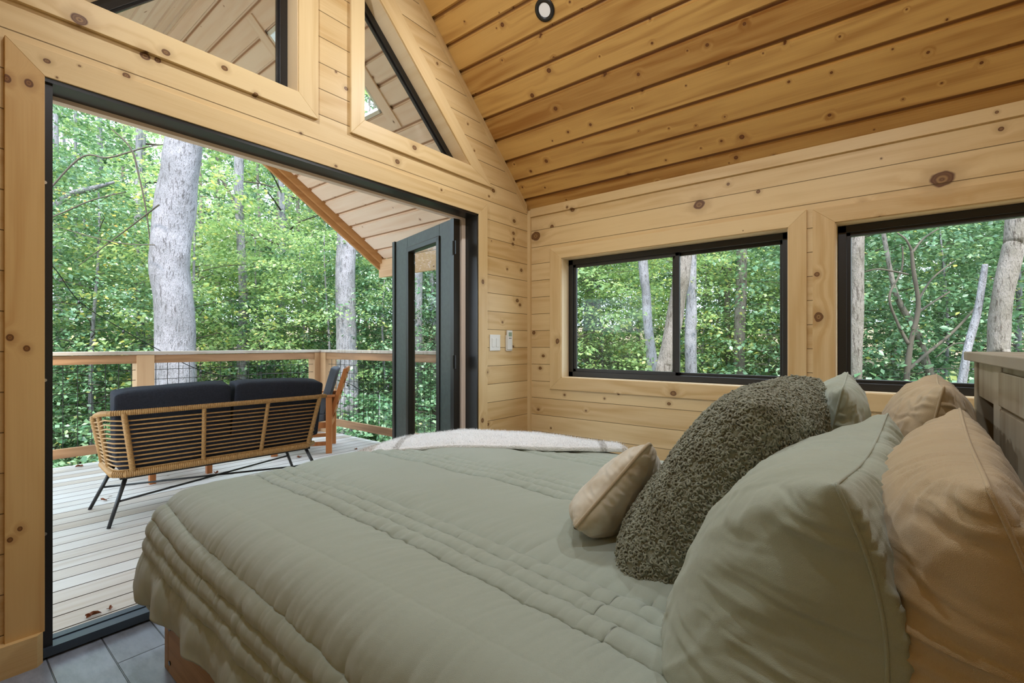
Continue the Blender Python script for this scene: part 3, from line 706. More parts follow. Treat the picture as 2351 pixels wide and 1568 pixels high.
def pillow(name, W_, H, T, c, U, Rv, mat, label, cat='pillow', corner=.55, flat=0., seed=0, wr=1., n=(150, 110), pin=.07, sag=.15, pip=None, group=None, edgefold=None, p1=2.6, nobuild=False, fr=.5, shear=False, ps=.5, rc=.03, bow=0., settle=True):
    """c = bottom centre, U up, Rv right direction (made orthogonal)"""
    U = Vector(U).normalized(); Rv = Vector(Rv); Rv = Rv.normalized() if shear else (Rv-U*Rv.dot(U)).normalized(); F = Rv.cross(U).normalized()*-1   # F faces the foot of the bed
    if F.y < 0: F = -F
    s = np.sin(np.linspace(-1, 1, n[0])*math.pi/2)*.35+np.linspace(-1, 1, n[0])*.65
    t = np.sin(np.linspace(-1, 1, n[1])*math.pi/2)*.35+np.linspace(-1, 1, n[1])*.65
    Sg, Tg = np.meshgrid(s, t, indexing='ij')
    ax = Sg*(1-pin*(1-Tg**2)*np.abs(Sg)**3)*(1-rc*np.abs(Tg)**6); at = Tg*(1-pin*1.2*(1-Sg**2)*np.abs(Tg)**3)*(1-rc*np.abs(Sg)**6)
    prof = (np.clip(1-np.abs(Sg)**p1, 0, 1)**ps)*np.where(Tg < 0, np.clip(1-np.abs(Tg)**7, 0, 1)**(.4 if settle else .5), np.clip(1-np.abs(Tg)**p1, 0, 1)**.5)
    prof = prof*(1-sag*Tg)
    x = ax*W_/2; z = (at+1)*H/2
    out = []
    ed = 1-np.minimum(1-np.abs(Sg), 1-np.abs(Tg))
    for sd in (1, -1):
        y = sd*T*(fr if sd > 0 else 1-fr)*prof+bow*(1-Tg**2)*np.abs(Sg)**5
        P = np.stack([x, y, z], -1); N = gridnormals(P)
        if (N[n[0]//2, n[1]//2, 1] > 0) != (sd > 0): N = -N
        env = np.clip(prof, 0, 1)**.5
        e1 = np.exp(-(1-np.abs(Sg))/.16); e2 = np.exp(-(1-np.abs(Tg))/.22)
        w1 = fbm(Tg*H*34+7*fbm(Sg*2, Tg*2, seed+5), Sg*W_*5, seed+1+sd, 3)*e1          # creases running in from the ends
        w2 = fbm(Sg*W_*34+5*fbm(Sg*3, Tg*2, seed+9), Tg*H*5, seed+2+sd, 3)*e2
        w3 = fbm(Sg*W_*9+Tg*3, Tg*H*5, seed+3+sd, 2)
        rid = 1-np.abs(fbm(Sg*W_*7+Tg*H*3, Tg*H*2.2-Sg*1.2, seed+17+sd, 2))*4; rid = np.clip(rid, 0, 1)**3
        off = (w1*.022+w2*.022+w3*.007+rid*.005)*wr*env
        P = P+N*off[..., None]
        out.append(P)
    v = np.concatenate([o_.reshape(-1, 3) for o_ in out]); m = n[0]*n[1]
    f = gridfaces(*n); f2 = f[:, ::-1]+m
    B3 = np.array([list(Rv), list(F), list(U)])
    vv = v@B3+np.array(c)[None]
    if flat: vv[:, 2] = np.where(vv[:, 2] < flat, flat+(vv[:, 2]-flat)*.12, vv[:, 2])
    faces = np.concatenate([f, f2])
    o = npmesh(name, vv, faces, mat)
    bm = bmesh.new(); bm.from_mesh(o.data); bmesh.ops.remove_doubles(bm, verts=bm.verts, dist=2e-4); bmesh.ops.recalc_face_normals(bm, faces=bm.faces); bm.to_mesh(o.data); bm.free(); o.data.shade_smooth()
    tag(o, label, cat, group)
    rim = [(i, 0) for i in range(0, n[0])]+[(n[0]-1, j) for j in range(n[1])]+[(i, n[1]-1) for i in range(n[0]-1, -1, -1)]+[(0, j) for j in range(n[1]-1, -1, -1)]
    P0 = out[0]; ring = [tuple(np.array(P0[i, j])@B3+np.array(c)) for i, j in rim]
    o['rim'] = 0; del o['rim']
    return o, ring, (vv[:m].reshape(n[0], n[1], 3), vv[m:].reshape(n[0], n[1], 3))
def seam(ring, r, mat, parent, name='piping', flat=None):
    pts = [Vector(p) for p in ring]
    if flat: pts = [Vector((p.x, p.y, flat+(p.z-flat)*.12)) if p.z < flat else p for p in pts]
    q = [pts[0]]
    for p in pts:
        if (p-q[-1]).length > .006: q.append(p)
    b = MB(); b.tube(q+[q[0]], r, 7, cap=False); return b.build(name, mat, parent, True)

TZ = .575
o, ring, _ = pillow('pillow', .72, .455, .22, (.935, -.088, TZ-.04), (0, .0, .45), (.70, -.04, 0), 'tan', 'large tan pillow standing against the headboard at the near side of the bed', seed=4, fr=.66, ps=.4, bow=-.045, flat=TZ-.03, pin=.06, sag=.2, wr=.9)
seam(ring, .0022, 'tan', o, 'seam', TZ-.03)
o, ring, _ = pillow('pillow', .70, .48, .22, (1.68, -.01, TZ-.02), (0, -.09, .45), (.70, -.03, 0), 'tan', 'tan pillow standing against the headboard on the far side by the window', seed=9, flat=TZ-.02, pin=.07, wr=1.1)
seam(ring, .0022, 'tan', o, 'seam', TZ-.02)
o, ring, _ = pillow('pillow', .72, .435, .30, (.945, .045, TZ-.04), (0, -.02, .40), (.70, -.04, 0), 'sage', 'sage green pillow leaning on the near tan pillow, closest to the camera', seed=14, fr=.76, ps=.4, bow=-.05, flat=TZ-.03, pin=.12, sag=.30, wr=.9)
seam(ring, .0022, 'sage', o, 'seam', TZ-.03)
o, ring, _ = pillow('pillow', .70, .47, .20, (1.73, .20, TZ-.02), (0, -.09, .42), (.70, .03, 0), 'sage', 'sage green pillow standing behind the boucle cushion near the window', seed=21, flat=TZ-.02, pin=.07, wr=1.1)
seam(ring, .0022, 'sage', o, 'seam', TZ-.02)

# boucle cushion with thousands of curls modelled on it
UB, RB = (.11, -.23, .42), (.54, -.05, .02)
CB = (1.19, .41, TZ+.005)
o, ring, (Pf, Pb) = pillow('boucle_cushion', .54, .50, .24, CB, UB, RB, 'boucle', 'fluffy olive boucle cushion leaning on the sage pillows', 'cushion', seed=31, flat=TZ-.0, pin=.02, wr=.5, sag=.1, n=(60, 60), p1=3.6, shear=True)
def curls(o, sides, count, size, seed):
    rs = np.random.RandomState(seed); vs = []; fs = []; k0 = 0
    rings, seg, ts = 9, 4, None
    for P in sides:
        n0, n1, _ = P.shape; N = gridnormals(P); ctr = (sides[0].mean((0, 1))+sides[1].mean((0, 1)))/2
        sgn = np.sign(np.einsum('ijk,ijk->ij', N, P-ctr)); sgn[sgn == 0] = 1
        sg = 1 if np.median(sgn) > 0 else -1
        # area weighted samples
        ar = np.linalg.norm(np.cross(P[1:, :-1]-P[:-1, :-1], P[:-1, 1:]-P[:-1, :-1]), axis=-1); pr = (ar/ar.sum()).ravel()
        idx = rs.choice(pr.size, count, p=pr); i, j = idx//(n1-1), idx % (n1-1); u, v = rs.rand(2, count)[..., None] if False else (rs.rand(count, 1), rs.rand(count, 1))
        p = P[i, j]*(1-u)*(1-v)+P[i+1, j]*u*(1-v)+P[i, j+1]*(1-u)*v+P[i+1, j+1]*u*v; nn = N[i, j]*sg
        t1 = np.cross(nn, rs.randn(count, 3)); t1 /= np.linalg.norm(t1, axis=1, keepdims=True); t2 = np.cross(nn, t1)
        tilt = rs.uniform(-.9, .9, (count, 1)); ax = t1; ay = t2*np.cos(tilt)+nn*np.sin(tilt); az = np.cross(ax, ay)
        Rr = size*rs.uniform(.55, 1.0, (count, 1)); rr = Rr*.52
        cen = p+nn*Rr*.55
        L = np.linspace(0, 5.0, rings)
        V_ = np.zeros((count, rings, seg, 3))
        for a_, an in enumerate(L):
            rad = ax*math.cos(an)+ay*math.sin(an); taper = .35 if a_ in (0, rings-1) else 1.
            for b_ in range(seg):
                ph = b_*2*math.pi/seg+.4; V_[:, a_, b_] = cen+rad*(Rr+rr*math.cos(ph)*taper)+az*(rr*math.sin(ph)*taper)+az*Rr*(an/5.-.5)*.5
        a = np.arange(rings-1)[:, None]; b_ = np.arange(seg)[None]
        q = np.stack([a*seg+b_, a*seg+(b_+1) % seg, (a+1)*seg+(b_+1) % seg, (a+1)*seg+b_], -1).reshape(-1, 4)
        F_ = (q[None]+(np.arange(count)*rings*seg)[:, None, None]).reshape(-1, 4)+k0; k0 += count*rings*seg
        vs.append(V_.reshape(-1, 3)); fs.append(F_)
    return npmesh('boucle_curls', np.concatenate(vs), np.concatenate(fs), 'boucle', o)
cu = curls(o, (Pf, Pb), 11500, .0048, 3); tag(cu, kind='stuff')

# velvet lumbar cushion
o, ring, _ = pillow('velvet_cushion', .54, .28, .15, (1.20, .665, TZ+.004), (.13, -.14, .21), (.50, .03, 0), 'velvet', 'small cream velvet cushion with piping in front of the boucle cushion', 'cushion', seed=41, flat=TZ+.014, pin=.03, rc=.05, settle=False, wr=.8, n=(110, 80), p1=2.2)
seam(ring, .0045, 'piping', o, flat=TZ+.022)

# throw blanket
def throw():
    near = [(1.18, 2.10, .50), (1.34, 1.93, .585), (1.55, 1.64, .612), (1.80, 1.29, .617), (2.05, .95, .600)]
    far = [(1.50, 2.14, .48), (1.72, 2.06, .575), (1.98, 1.84, .600), (2.10, 1.50, .595), (2.12, 1.10, .585)]
    nu, nv = 220, 110; u = np.linspace(0, 1, nu)
    def curve(pts):
        p = np.array(pts); t = np.linspace(0, 1, len(p)); out = np.stack([np.interp(u, t, p[:, k]) for k in range(3)], -1)
        k = np.ones(31)/31; pad = np.concatenate([np.repeat(out[:1], 15, 0)+(np.arange(-15, 0)[:, None])*(out[1]-out[0]), out, np.repeat(out[-1:], 15, 0)+(np.arange(1, 16)[:, None])*(out[-1]-out[-2])])
        return np.stack([np.convolve(pad[:, i], k, 'valid') for i in range(3)], -1)
    Nn, Ff = curve(near), curve(far); ph = np.linspace(0, 2*math.pi, nv)
    # closed loop section: rounded slab
    c = .5-.5*np.cos(ph); hgt = np.sin(ph); hgt = np.sign(hgt)*np.abs(hgt)**.35
    U_, C_ = np.meshgrid(u, c, indexing='ij'); Hh = np.broadcast_to(hgt, U_.shape)
    P = Nn[:, None]*(1-C_[..., None])+Ff[:, None]*C_[..., None]
    thick = .017+.006*fbm(U_*9, C_*3, 2)
    bulge = .016*np.sin(C_*math.pi)+.010*fbm(U_*5, C_*5, 8)
    P[..., 2] += .014+Hh*thick+bulge
    P[..., :2] += (.012*fbm(U_*14, C_*2, 4))[..., None]
    v = P.reshape(-1, 3); f = gridfaces(nu, nv)
    caps = None
    o = npmesh('throw_blanket', v, f, 'fleece')
    bm = bmesh.new(); bm.from_mesh(o.data); bmesh.ops.remove_doubles(bm, verts=bm.verts, dist=2e-4)
    es = [e for e in bm.edges if e.is_boundary]
    try: bmesh.ops.holes_fill(bm, edges=es, sides=0)
    except Exception: pass
    bmesh.ops.recalc_face_normals(bm, faces=bm.faces); bm.to_mesh(o.data); bm.free(); o.data.shade_smooth()
    tag(o, 'folded white fleece throw with pale plaid stripes across the foot corner of the bed', 'blanket')
    # nap: short tapered fibres
    rs = np.random.RandomState(5); N = gridnormals(P); cc = P.mean(1, keepdims=True); s = np.sign(np.einsum('ijk,ijk->ij', N, P-cc)); s[s == 0] = 1; N = N*s[..., None]
    cnt = 60000; i = rs.randint(0, nu, cnt); j = rs.choice(np.arange(5, nv-5), cnt); keep = N[i, j, 2] > -.3; i, j = i[keep], j[keep]; cnt = len(i)
    p = P[i, j]+rs.randn(cnt, 3)*.0025; d = N[i, j]+rs.randn(cnt, 3)*.55; d /= np.linalg.norm(d, axis=1, keepdims=True); ln = rs.uniform(.005, .013, (cnt, 1)); sd = np.cross(d, rs.randn(cnt, 3)); sd /= np.linalg.norm(sd, axis=1, keepdims=True)
    V_ = np.stack([p-sd*.0006, p+sd*.0006, p+d*ln], 1).reshape(-1, 3)
    t = npmesh('fleece_nap', V_, np.arange(cnt*3).reshape(-1, 3), 'fleece', o, False); tag(t, kind='stuff')
throw()

# ---------------------------------------------------------------- deck railing
def railing(name, p0, p1, posts, label, capj, mats, inward):
    """p0->p1 on the deck (inner face line); inward = unit vector towards the deck"""
    P0, P1 = Vector(p0), Vector(p1); d = (P1-P0).normalized(); L = (P1-P0).length; nn = Vector(inward)
    t = empty(name, (p0[0], p0[1], DK), label=label, cat='railing'); t['_abs'] = 1
    up = (0, 0, 1)
    def seg(bb, s0, s1, off, z0, z1, w_): bb.beam(P0+d*s0-nn*off+Vector((0, 0, (z0+z1)/2)), P0+d*s1-nn*off+Vector((0, 0, (z0+z1)/2)), w_, z1-z0)
    b = MB(); seg(b, -.02, L+capj, .07, 1.006, 1.040, .17); b.build('cap_rail', mats[1], t, bevel=.004)
    b = MB(); seg(b, 0, L, .022, .918, 1.003, .036); b.build('top_rail', mats[0], t, bevel=.003)
    b = MB(); seg(b, 0, L, .022, .055, .143, .036); b.build('bottom_rail', mats[0], t, bevel=.003)
    for s in posts:
        b = MB(); c = P0+d*s-nn*.075; b.add([tuple(c+d*i*.075+nn*j*.082+Vector((0, 0, z))) for i in (-1, 1) for j in (-1, 1) for z in (DK-.3, 1.004)], [(0, 1, 3, 2), (4, 6, 7, 5), (0, 4, 5, 1), (2, 3, 7, 6), (0, 2, 6, 4), (1, 5, 7, 3)])
        b.build('post', 'post', t, bevel=.004)
    b = MB(); rr = .003; s = .06
    while s < L: 
        c = P0+d*s-nn*.045; b.tube([c+Vector((0, 0, .06)), c+Vector((0, 0, .995))], rr, 5, cap=False); s += .102
    z = .135
    while z < .95:
        b.tube([P0-nn*.040+Vector((0, 0, z)), P1-nn*.040+Vector((0, 0, z))], rr, 5, cap=False); z += .102
    b.build('wire_mesh', 'black', t)
    return t
railing('deck_railing', (-.45, 5.97, 0), (3.40, 5.97, 0), (1.90, 3.80), 'long wooden railing with black wire mesh along the far edge of the deck', .0, ('rail', 'cap'), (0, -1, 0))
railing('deck_railing', (3.36, 5.93, 0), (3.36, 2.62, 0), (.02,), 'wooden railing with black wire mesh along the right side of the deck', .0, ('railY', 'cap'), (-1, 0, 0))

# ---------------------------------------------------------------- rattan sofa
yaw = R(-3.5); sx, sy = .77, 3.80
SM = Matrix.Translation((sx, sy, DK)) @ Matrix.Rotation(yaw, 4, 'Z')     # local: x along back, y to the front, z up from deck
sofa = empty('outdoor_sofa', (sx, sy, DK), yaw, label='low tan rattan sofa with black metal legs on the deck, seen from behind', cat='sofa')
Wt, Wb = 1.375, 1.235; zt, zs = .728, .325; dp = .60
def bk(u, s):  # back plane point, u across 0..1, s 0 bottom .. 1 top
    xb = .045+u*Wb; xt = -.02+u*Wt; return Vector((xb+(xt-xb)*s, .045-.075*s, zs+(zt-zs)*s))
b = MB(); rr = .0165
loopt = [Vector((-.03, dp-.02, .655)), Vector((-.045, dp*.55, .69)), Vector((-.05, .10, zt-.008)), Vector((-.03, .0, zt)), Vector((.06, -.03, zt)), Vector((Wt*.5, -.03, zt)), Vector((Wt-.10, -.03, zt)), Vector((Wt-.01, .0, zt)), Vector((Wt+.01, .10, zt-.008)), Vector((Wt+.005, dp*.55, .69)), Vector((Wt-.01, dp-.02, .655))]
b.tube(loopt, rr, 10); b.build('top_rail', 'rope', sofa, True)
b = MB(); loopb = [Vector((.01, dp, zs-.02)), Vector((.0, .10, zs)), Vector((.05, .045, zs)), Vector((Wb*.5, .045, zs)), Vector((Wb, .045, zs)), Vector((Wb+.07, .10, zs)), Vector((Wb+.06, dp, zs-.02)), Vector((Wb*.5, dp+.02, zs-.02)), Vector((.01, dp, zs-.02))]
b.tube(loopb, .021, 10); b.build('seat_ring', 'rope', sofa, True)
for u in (.04, .965): b = MB(); b.tube([bk(u, 0), bk(u, 1)], .0155, 10); b.build('upright', 'rope', sofa, True)
for u in (.36, .67): b = MB(); b.tube([bk(u, 0), bk(u, 1)], .013, 10); b.build('upright', 'rope', sofa, True)
for sgn, x0, x1 in ((0, .01, -.045), (1, Wb+.06, Wt+.005)):
    b = MB(); b.tube([Vector((x0, dp-.02, zs-.02)), Vector((x1, dp-.02, .655))], .0165, 10); b.build('arm_post', 'rope', sofa, True)
    b = MB(); b.tube([Vector((x0-.002, dp*.52, zs-.01)), Vector((x1, dp*.52, .693))], .014, 10); b.build('arm_post', 'rope', sofa, True)
# ribbed wrapping on rails
b = MB()
def wraps(p, q, r, step=.011):
    p, q = Vector(p), Vector(q); L = (q-p).length; k = int(L/step)
    for i in range(k): c = p+(q-p)*((i+.5)/k); dn = (q-p).normalized(); b.tube([c-dn*step*.40, c-dn*step*.15, c+dn*step*.15, c+dn*step*.40], [r*.96, r*1.12, r*1.12, r*.96], 9, cap=False)
for i in range(3, 7): wraps(loopt[i], loopt[i+1], rr)
for i in range(0, 3): wraps(loopt[i], loopt[i+1], rr)
for i in range(1, 4): wraps(loopb[i], loopb[i+1], .021)
wraps(loopb[0], loopb[1], .021)
for u, r_ in ((.04, .0155), (.36, .013), (.67, .013), (.965, .0155)): wraps(bk(u, .03), bk(u, .97), r_)
wraps((.01, dp-.02, zs), (-.045, dp-.02, .64), .0165); wraps((.008, dp*.52, zs), (-.045, dp*.52, .68), .014)
b.build('rattan_wrap', 'rope', sofa, True)
b = MB()
for i in range(12):
    s = .06+.88*i/12
    A_ = bk(.0, s); Bq = bk(1., s); zl = zs+(zt-zs)*s; fx = -.045*s+.01*(1-s); fr = Wt*s+(Wb+.06)*(1-s)
    zf = (zs-.02)+(.655-zs+.02)*s
    b.tube([(fx, dp-.02, zf), (fx-.003, dp*.52, (zl+zf)/2), (fx, .13, zl), (fx+.015, .075, zl), (A_.x+.05, A_.y+.008, zl), ((A_.x+Bq.x)/2, A_.y+.006, zl), (Bq.x-.05, Bq.y+.008, zl), (fr-.015, .075, zl), (fr, .13, zl), (fr, dp*.52, (zl+zf)/2), (fr, dp-.02, zf)], .0056, 6)
b.build('rattan_strand', 'rope', sofa, True)
def leg(p, q):
    b = MB(); b.tube([p, q], [.0135, .011], 10); return b.build('leg', 'black', sofa, True)
lg = [((.065, .09, zs-.02), (-.03, .04, .0)), ((.065, dp-.06, zs-.03), (-.06, dp-.01, .0)), ((Wb-.0, .09, zs-.02), (Wb+.13, .04, .0)), ((Wb-.0, dp-.06, zs-.03), (Wb+.12, dp-.01, .0))]
for p, q in lg: leg(p, q)
b = MB(); mid = lambda i, s: Vector(lg[i][0]).lerp(Vector(lg[i][1]), s)
b.tube([mid(0, .50), mid(3, .50)], .007, 8); b.tube([mid(1, .50), mid(2, .50)], .007, 8); b.build('cross_brace', 'black', sofa, True)
b = MB(); b.box(.03, Wb+.03, .06, .10, zs-.035, zs-.02); b.box(.03, Wb+.03, dp-.05, dp-.01, zs-.045, zs-.03); b.build('seat_support', 'black', sofa)
# its cushions
def boxcush(name, w_, d_, h_, M_, mat, label, cat, seed, group=None, parent=None, puff=.02, sagx=0.):
    n_ = 40; m_ = 26; k = 10
    bm = bmesh.new(); bmesh.ops.create_cube(bm, size=1.); bmesh.ops.subdivide_edges(bm, edges=bm.edges, cuts=14, use_grid_fill=True)
    for v_ in bm.verts:
        x, y, z = v_.co*2
        rx = 1-.06*(max(abs(y), abs(z))**8 if abs(x) > .9 else 0)
        X2 = x*w_/2; Y2 = y*d_/2; Z2 = z*h_/2
        f_ = (1-x**4)*(1-y**4); X2 += puff*.6*x*(1-y**2)*(1-z**2)*.5; Y2 += puff*.6*y*(1-x**2)*(1-z**2)*.5; Z2 += puff*z*f_**.8
        e = float(fbm(np.array(x*w_*9+seed), np.array(y*d_*9+z*3), seed, 2)); Z2 += e*.006*z; Y2 += e*.006*y
        Z2 += -sagx*(1-x*x)*(z > 0)
        # round the box edges
        v_.co = (X2, Y2, Z2)
    bm.transform(M_); me = bpy.data.meshes.new(name); bm.to_mesh(me); bm.free(); me.materials.append(M[mat]); me.shade_smooth()
    o = bpy.data.objects.new(name, me); link(o, parent)
    bv = o.modifiers.new('sub', 'SUBSURF'); bv.levels = 1; bv.render_levels = 1
    return tag(o, label, cat, group)
boxcush('seat_cushion', 1.27, .54, .12, SM @ Matrix.Translation((.66, .34, zs+.085)), 'charcoal', 'long charcoal seat cushion on the rattan sofa', 'cushion', 2)
for x_, lb in ((.325, 'left'), (1.01, 'right')):
    boxcush('back_cushion', .665, .16, .45, SM @ Matrix.Translation((x_+.01, .135, .64)) @ Matrix.Rotation(R(-2 if lb == 'left' else 2), 4, 'Y') @ Matrix.Rotation(R(9), 4, 'X'), 'charcoal', 'charcoal back cushion on the %s half of the rattan sofa' % lb, 'cushion', 5 if lb == 'left' else 8, puff=.02)

# ---------------------------------------------------------------- wooden armchair at the right of the deck
cyaw = math.atan2(.58, -.815)   # facing
Fc = Vector((math.cos(cyaw), math.sin(cyaw), 0)); Sc = Vector((-Fc.y, Fc.x, 0))*-1     # Sc: from near side to far side
if Sc.y < 0: Sc = -Sc
CO = Vector((2.716, 4.66, DK))  # near rear leg
ch = empty('wooden_armchair', tuple(CO), label='oiled wooden armchair with grey cushions near the deck corner', cat='chair')
def cp(f, s, z): p = Fc*f+Sc*s; return Vector((p.x, p.y, z))
def cbox(name, f0, f1, s0, s1, z0, z1, mat='teak', parent=None, lean=0.):
    b = MB(); v = []
    for f in (f0, f1):
        for s in (s0, s1):
            for z in (z0, z1): v.append(tuple(cp(f-lean*(z-z0), s, z)))
    b.add(v, [(0, 1, 3, 2), (4, 6, 7, 5), (0, 4, 5, 1), (2, 3, 7, 6), (0, 2, 6, 4), (1, 5, 7, 3)]); return b.build(name, mat, parent or ch, bevel=.003)
cw = .56; zs2 = .36
for s in (0, cw-.045):
    cbox('leg', -.03, .03, s, s+.045, 0, .60); cbox('leg', .50, .56, s, s+.045, 0, .60)
    cbox('armrest', -.06, .60, s-.012, s+.057, .60, .622); cbox('side_rail', .03, .50, s+.008, s+.037, .27, .33); cbox('stretcher', .03, .50, s+.008, s+.037, .085, .125)
cbox('front_rail', .51, .54, .04, cw-.04, .27, .33); cbox('rear_rail', -.02, .01, .04, cw-.04, .27, .33)
for s in (.05, cw-.085): cbox('back_post', -.01, .035, s, s+.035, .30, .90, lean=.30)
for z in (.42, .54, .66, .78, .86): cbox('back_slat', -.018-.3*(z-.30), .002-.3*(z-.30), .06, cw-.06, z, z+.05)
CM = Matrix.Translation(CO) @ Matrix(((Fc.x, Sc.x, 0, 0), (Fc.y, Sc.y, 0, 0), (0, 0, 1, 0), (0, 0, 0, 1)))
boxcush('seat_cushion', .47, .46, .075, CM @ Matrix.Translation((.275, cw/2, .375)), 'slate', 'slate grey seat cushion on the wooden armchair', 'cushion', 12, puff=.01)
boxcush('back_cushion', .07, .46, .50, CM @ Matrix.Translation((.02, cw/2, .66)) @ Matrix.Rotation(R(-16), 4, 'Y'), 'slate', 'slate grey back cushion tied to the wooden armchair', 'cushion', 14, puff=.008)

# ---------------------------------------------------------------- coffee table beyond the sofa
ta = R(0); tb = empty('side_table', (1.21, 4.80, DK), ta, label='small oiled wooden side table seen through and below the rattan sofa', cat='table')
for x_, y_ in ((0, 0), (.42, 0), (0, .42), (.42, .42)):
    b = MB(); b.box(x_-.022, x_+.022, y_-.022, y_+.022, 0, .30); b.build('leg', 'teak', tb, bevel=.002)
b = MB(); b.box(-.03, .45, -.03, .45, .255, .30); b.build('apron', 'teak', tb)
b = MB()
for k in range(6): b.box(-.06, .48, -.06+k*.09, .02+k*.09, .301, .322)
b.build('tabletop', 'teak', tb, bevel=.003)

# ---------------------------------------------------------------- dry leaves on the deck
def dry_leaf(x, y, s, a, seed, label):
    rs = random.Random(seed); b = MB(); n_ = 14; pts = []
    for i in range(n_):
        t = 2*math.pi*i/n_; r = s*(.75+.35*math.cos(3*t)+rs.uniform(-.12, .12)); pts.append((r*math.cos(t), .6*r*math.sin(t), abs(math.sin(t*1.5+seed))*s*.55+.002))
    v = [(0, 0, .004)]+pts; b.add(v, [(0, i+1, (i+1) % n_+1) for i in range(n_)])
    o = b.build('dry_leaf', 'leafdry'); o.location = (x, y, DK+.002); o.rotation_euler = (0, 0, a); sd = o.modifiers.new('s', 'SOLIDIFY'); sd.thickness = .0015
    tag(o, label, 'leaf', 'fallen leaves on the deck'); return o
for i, (x, y, s, lb) in enumerate(((.458, 2.66, .028, 'large curled dead leaf on the deck planks close to the threshold'), (.52, 2.665, .018, 'small dead leaf beside the larger one near the threshold'), (.86, 4.55, .03, 'pale dry leaf on the planks left of the sofa'), (.95, 6.0, .035, 'brown leaf on the deck by the far railing at left'),
        (1.66, 4.72, .035, 'three pointed brown leaf below the middle of the sofa'), (2.42, 4.72, .03, 'brown leaf beside the right end of the sofa'), (2.95, 4.25, .035, 'dark crumpled leaf on the deck near the open door'), (3.0, 4.6, .028, 'brown leaf near the armchair legs'), (.855, 2.62, .02, 'leaf scrap at the edge of the deck behind the bed foot'))):
    dry_leaf(x, y, s, i*1.1, i, lb)
# ---------------------------------------------------------------- forest
FW = Vector((math.cos(R(38.593)), math.sin(R(38.593)), 0)); RT = Vector((FW.y, -FW.x, 0))
def at(px, d, py=None):
    p = FW*d+RT*((px-1175.5)/1086.1*d); return Vector((p.x, p.y, 1.11+(790.9-py)/1086.1*d if py is not None else 0))
def zg(x, y):
    r = math.hypot(x, y); return -1.9+.075*max(0, r-9)+.35*math.sin(x*.23+1)*math.cos(y*.19)+.12*math.sin(x*.9)*math.sin(y*.8+2)
gx = np.linspace(-70, 90, 170); gy = np.linspace(-60, 100, 170); GXX, GYY = np.meshgrid(gx, gy, indexing='ij')
rr_ = np.hypot(GXX, GYY); GZ = -1.9+.075*np.maximum(0, rr_-9)+.35*np.sin(GXX*.23+1)*np.cos(GYY*.19)+.12*np.sin(GXX*.9)*np.sin(GYY*.8+2)
S(npmesh('ground', np.stack([GXX, GYY, GZ], -1).reshape(-1, 3), gridfaces(170, 170)[:, ::1], 'ground'), 'forest floor of leaf litter and moss')

def foliage(name, seed, nspray, zlo, zhi, rad, leaf, per, mat, shape=0, flat=.55):
    """sprays of small folded leaves set along twigs, twigs reach out from the stem"""
    rs = np.random.RandomState(seed); VV = []
    for i in range(nspray):
        t = rs.rand(); z = zlo+(zhi-zlo)*t; prof = (1-.55*t) if shape == 0 else math.sin(math.pi*min(.98, t*.8+.15))
        a = rs.rand()*2*math.pi; r0 = rad*prof*rs.uniform(.15, .95)
        c = np.array([math.cos(a)*r0, math.sin(a)*r0, z+.12*r0])
        d = np.array([math.cos(a+rs.uniform(-.8, .8)), math.sin(a+rs.uniform(-.8, .8)), rs.uniform(-.25, .2)]); d /= np.linalg.norm(d)
        L = rs.uniform(.5, 1.1)*min(1.2, rad*.55); s = rs.rand(per, 1)*L; sd = np.cross(d, [0, 0, 1.]); sd /= np.linalg.norm(sd)
        off = rs.randn(per, 1)*.20*L*(1-.4*s/L); p = c+d*s+sd*off+np.array([0, 0, 1.])*(rs.randn(per, 1)*.05*L-.12*(s/L)**2*L-np.abs(off)*.2)
        ld = d*.6+sd*np.sign(off)*rs.uniform(.2, 1, (per, 1))+rs.randn(per, 3)*.35; ld[:, 2] -= .25; ld /= np.linalg.norm(ld, axis=1, keepdims=True)
        up = np.array([0, 0, 1.])+rs.randn(per, 3)*flat; w_ = np.cross(ld, up); w_ /= np.linalg.norm(w_, axis=1, keepdims=True); n_ = np.cross(w_, ld)
        sz = leaf*rs.uniform(.6, 1.25, (per, 1))
        b0 = p; tip = p+ld*sz; m1 = p+ld*sz*.42+w_*sz*.33+n_*sz*.10; m2 = p+ld*sz*.42-w_*sz*.33+n_*sz*.10
        VV.append(np.stack([b0, m1, tip, m2], 1))
    V_ = np.concatenate(VV).reshape(-1, 3); k = len(V_)//4; base = np.arange(k)[:, None]*4
    F_ = np.concatenate([base+np.array([[0, 1, 2]]), base+np.array([[0, 2, 3]])])
    me = bpy.data.meshes.new(name)
    me.vertices.add(len(V_)); me.vertices.foreach_set('co', V_.astype(np.float32).ravel()); me.loops.add(F_.size); me.loops.foreach_set('vertex_index', F_.astype(np.int32).ravel())
    me.polygons.add(len(F_)); me.polygons.foreach_set('loop_start', np.arange(0, F_.size, 3, dtype=np.int32)); me.update(calc_edges=True); me.materials.append(M[mat]); return me
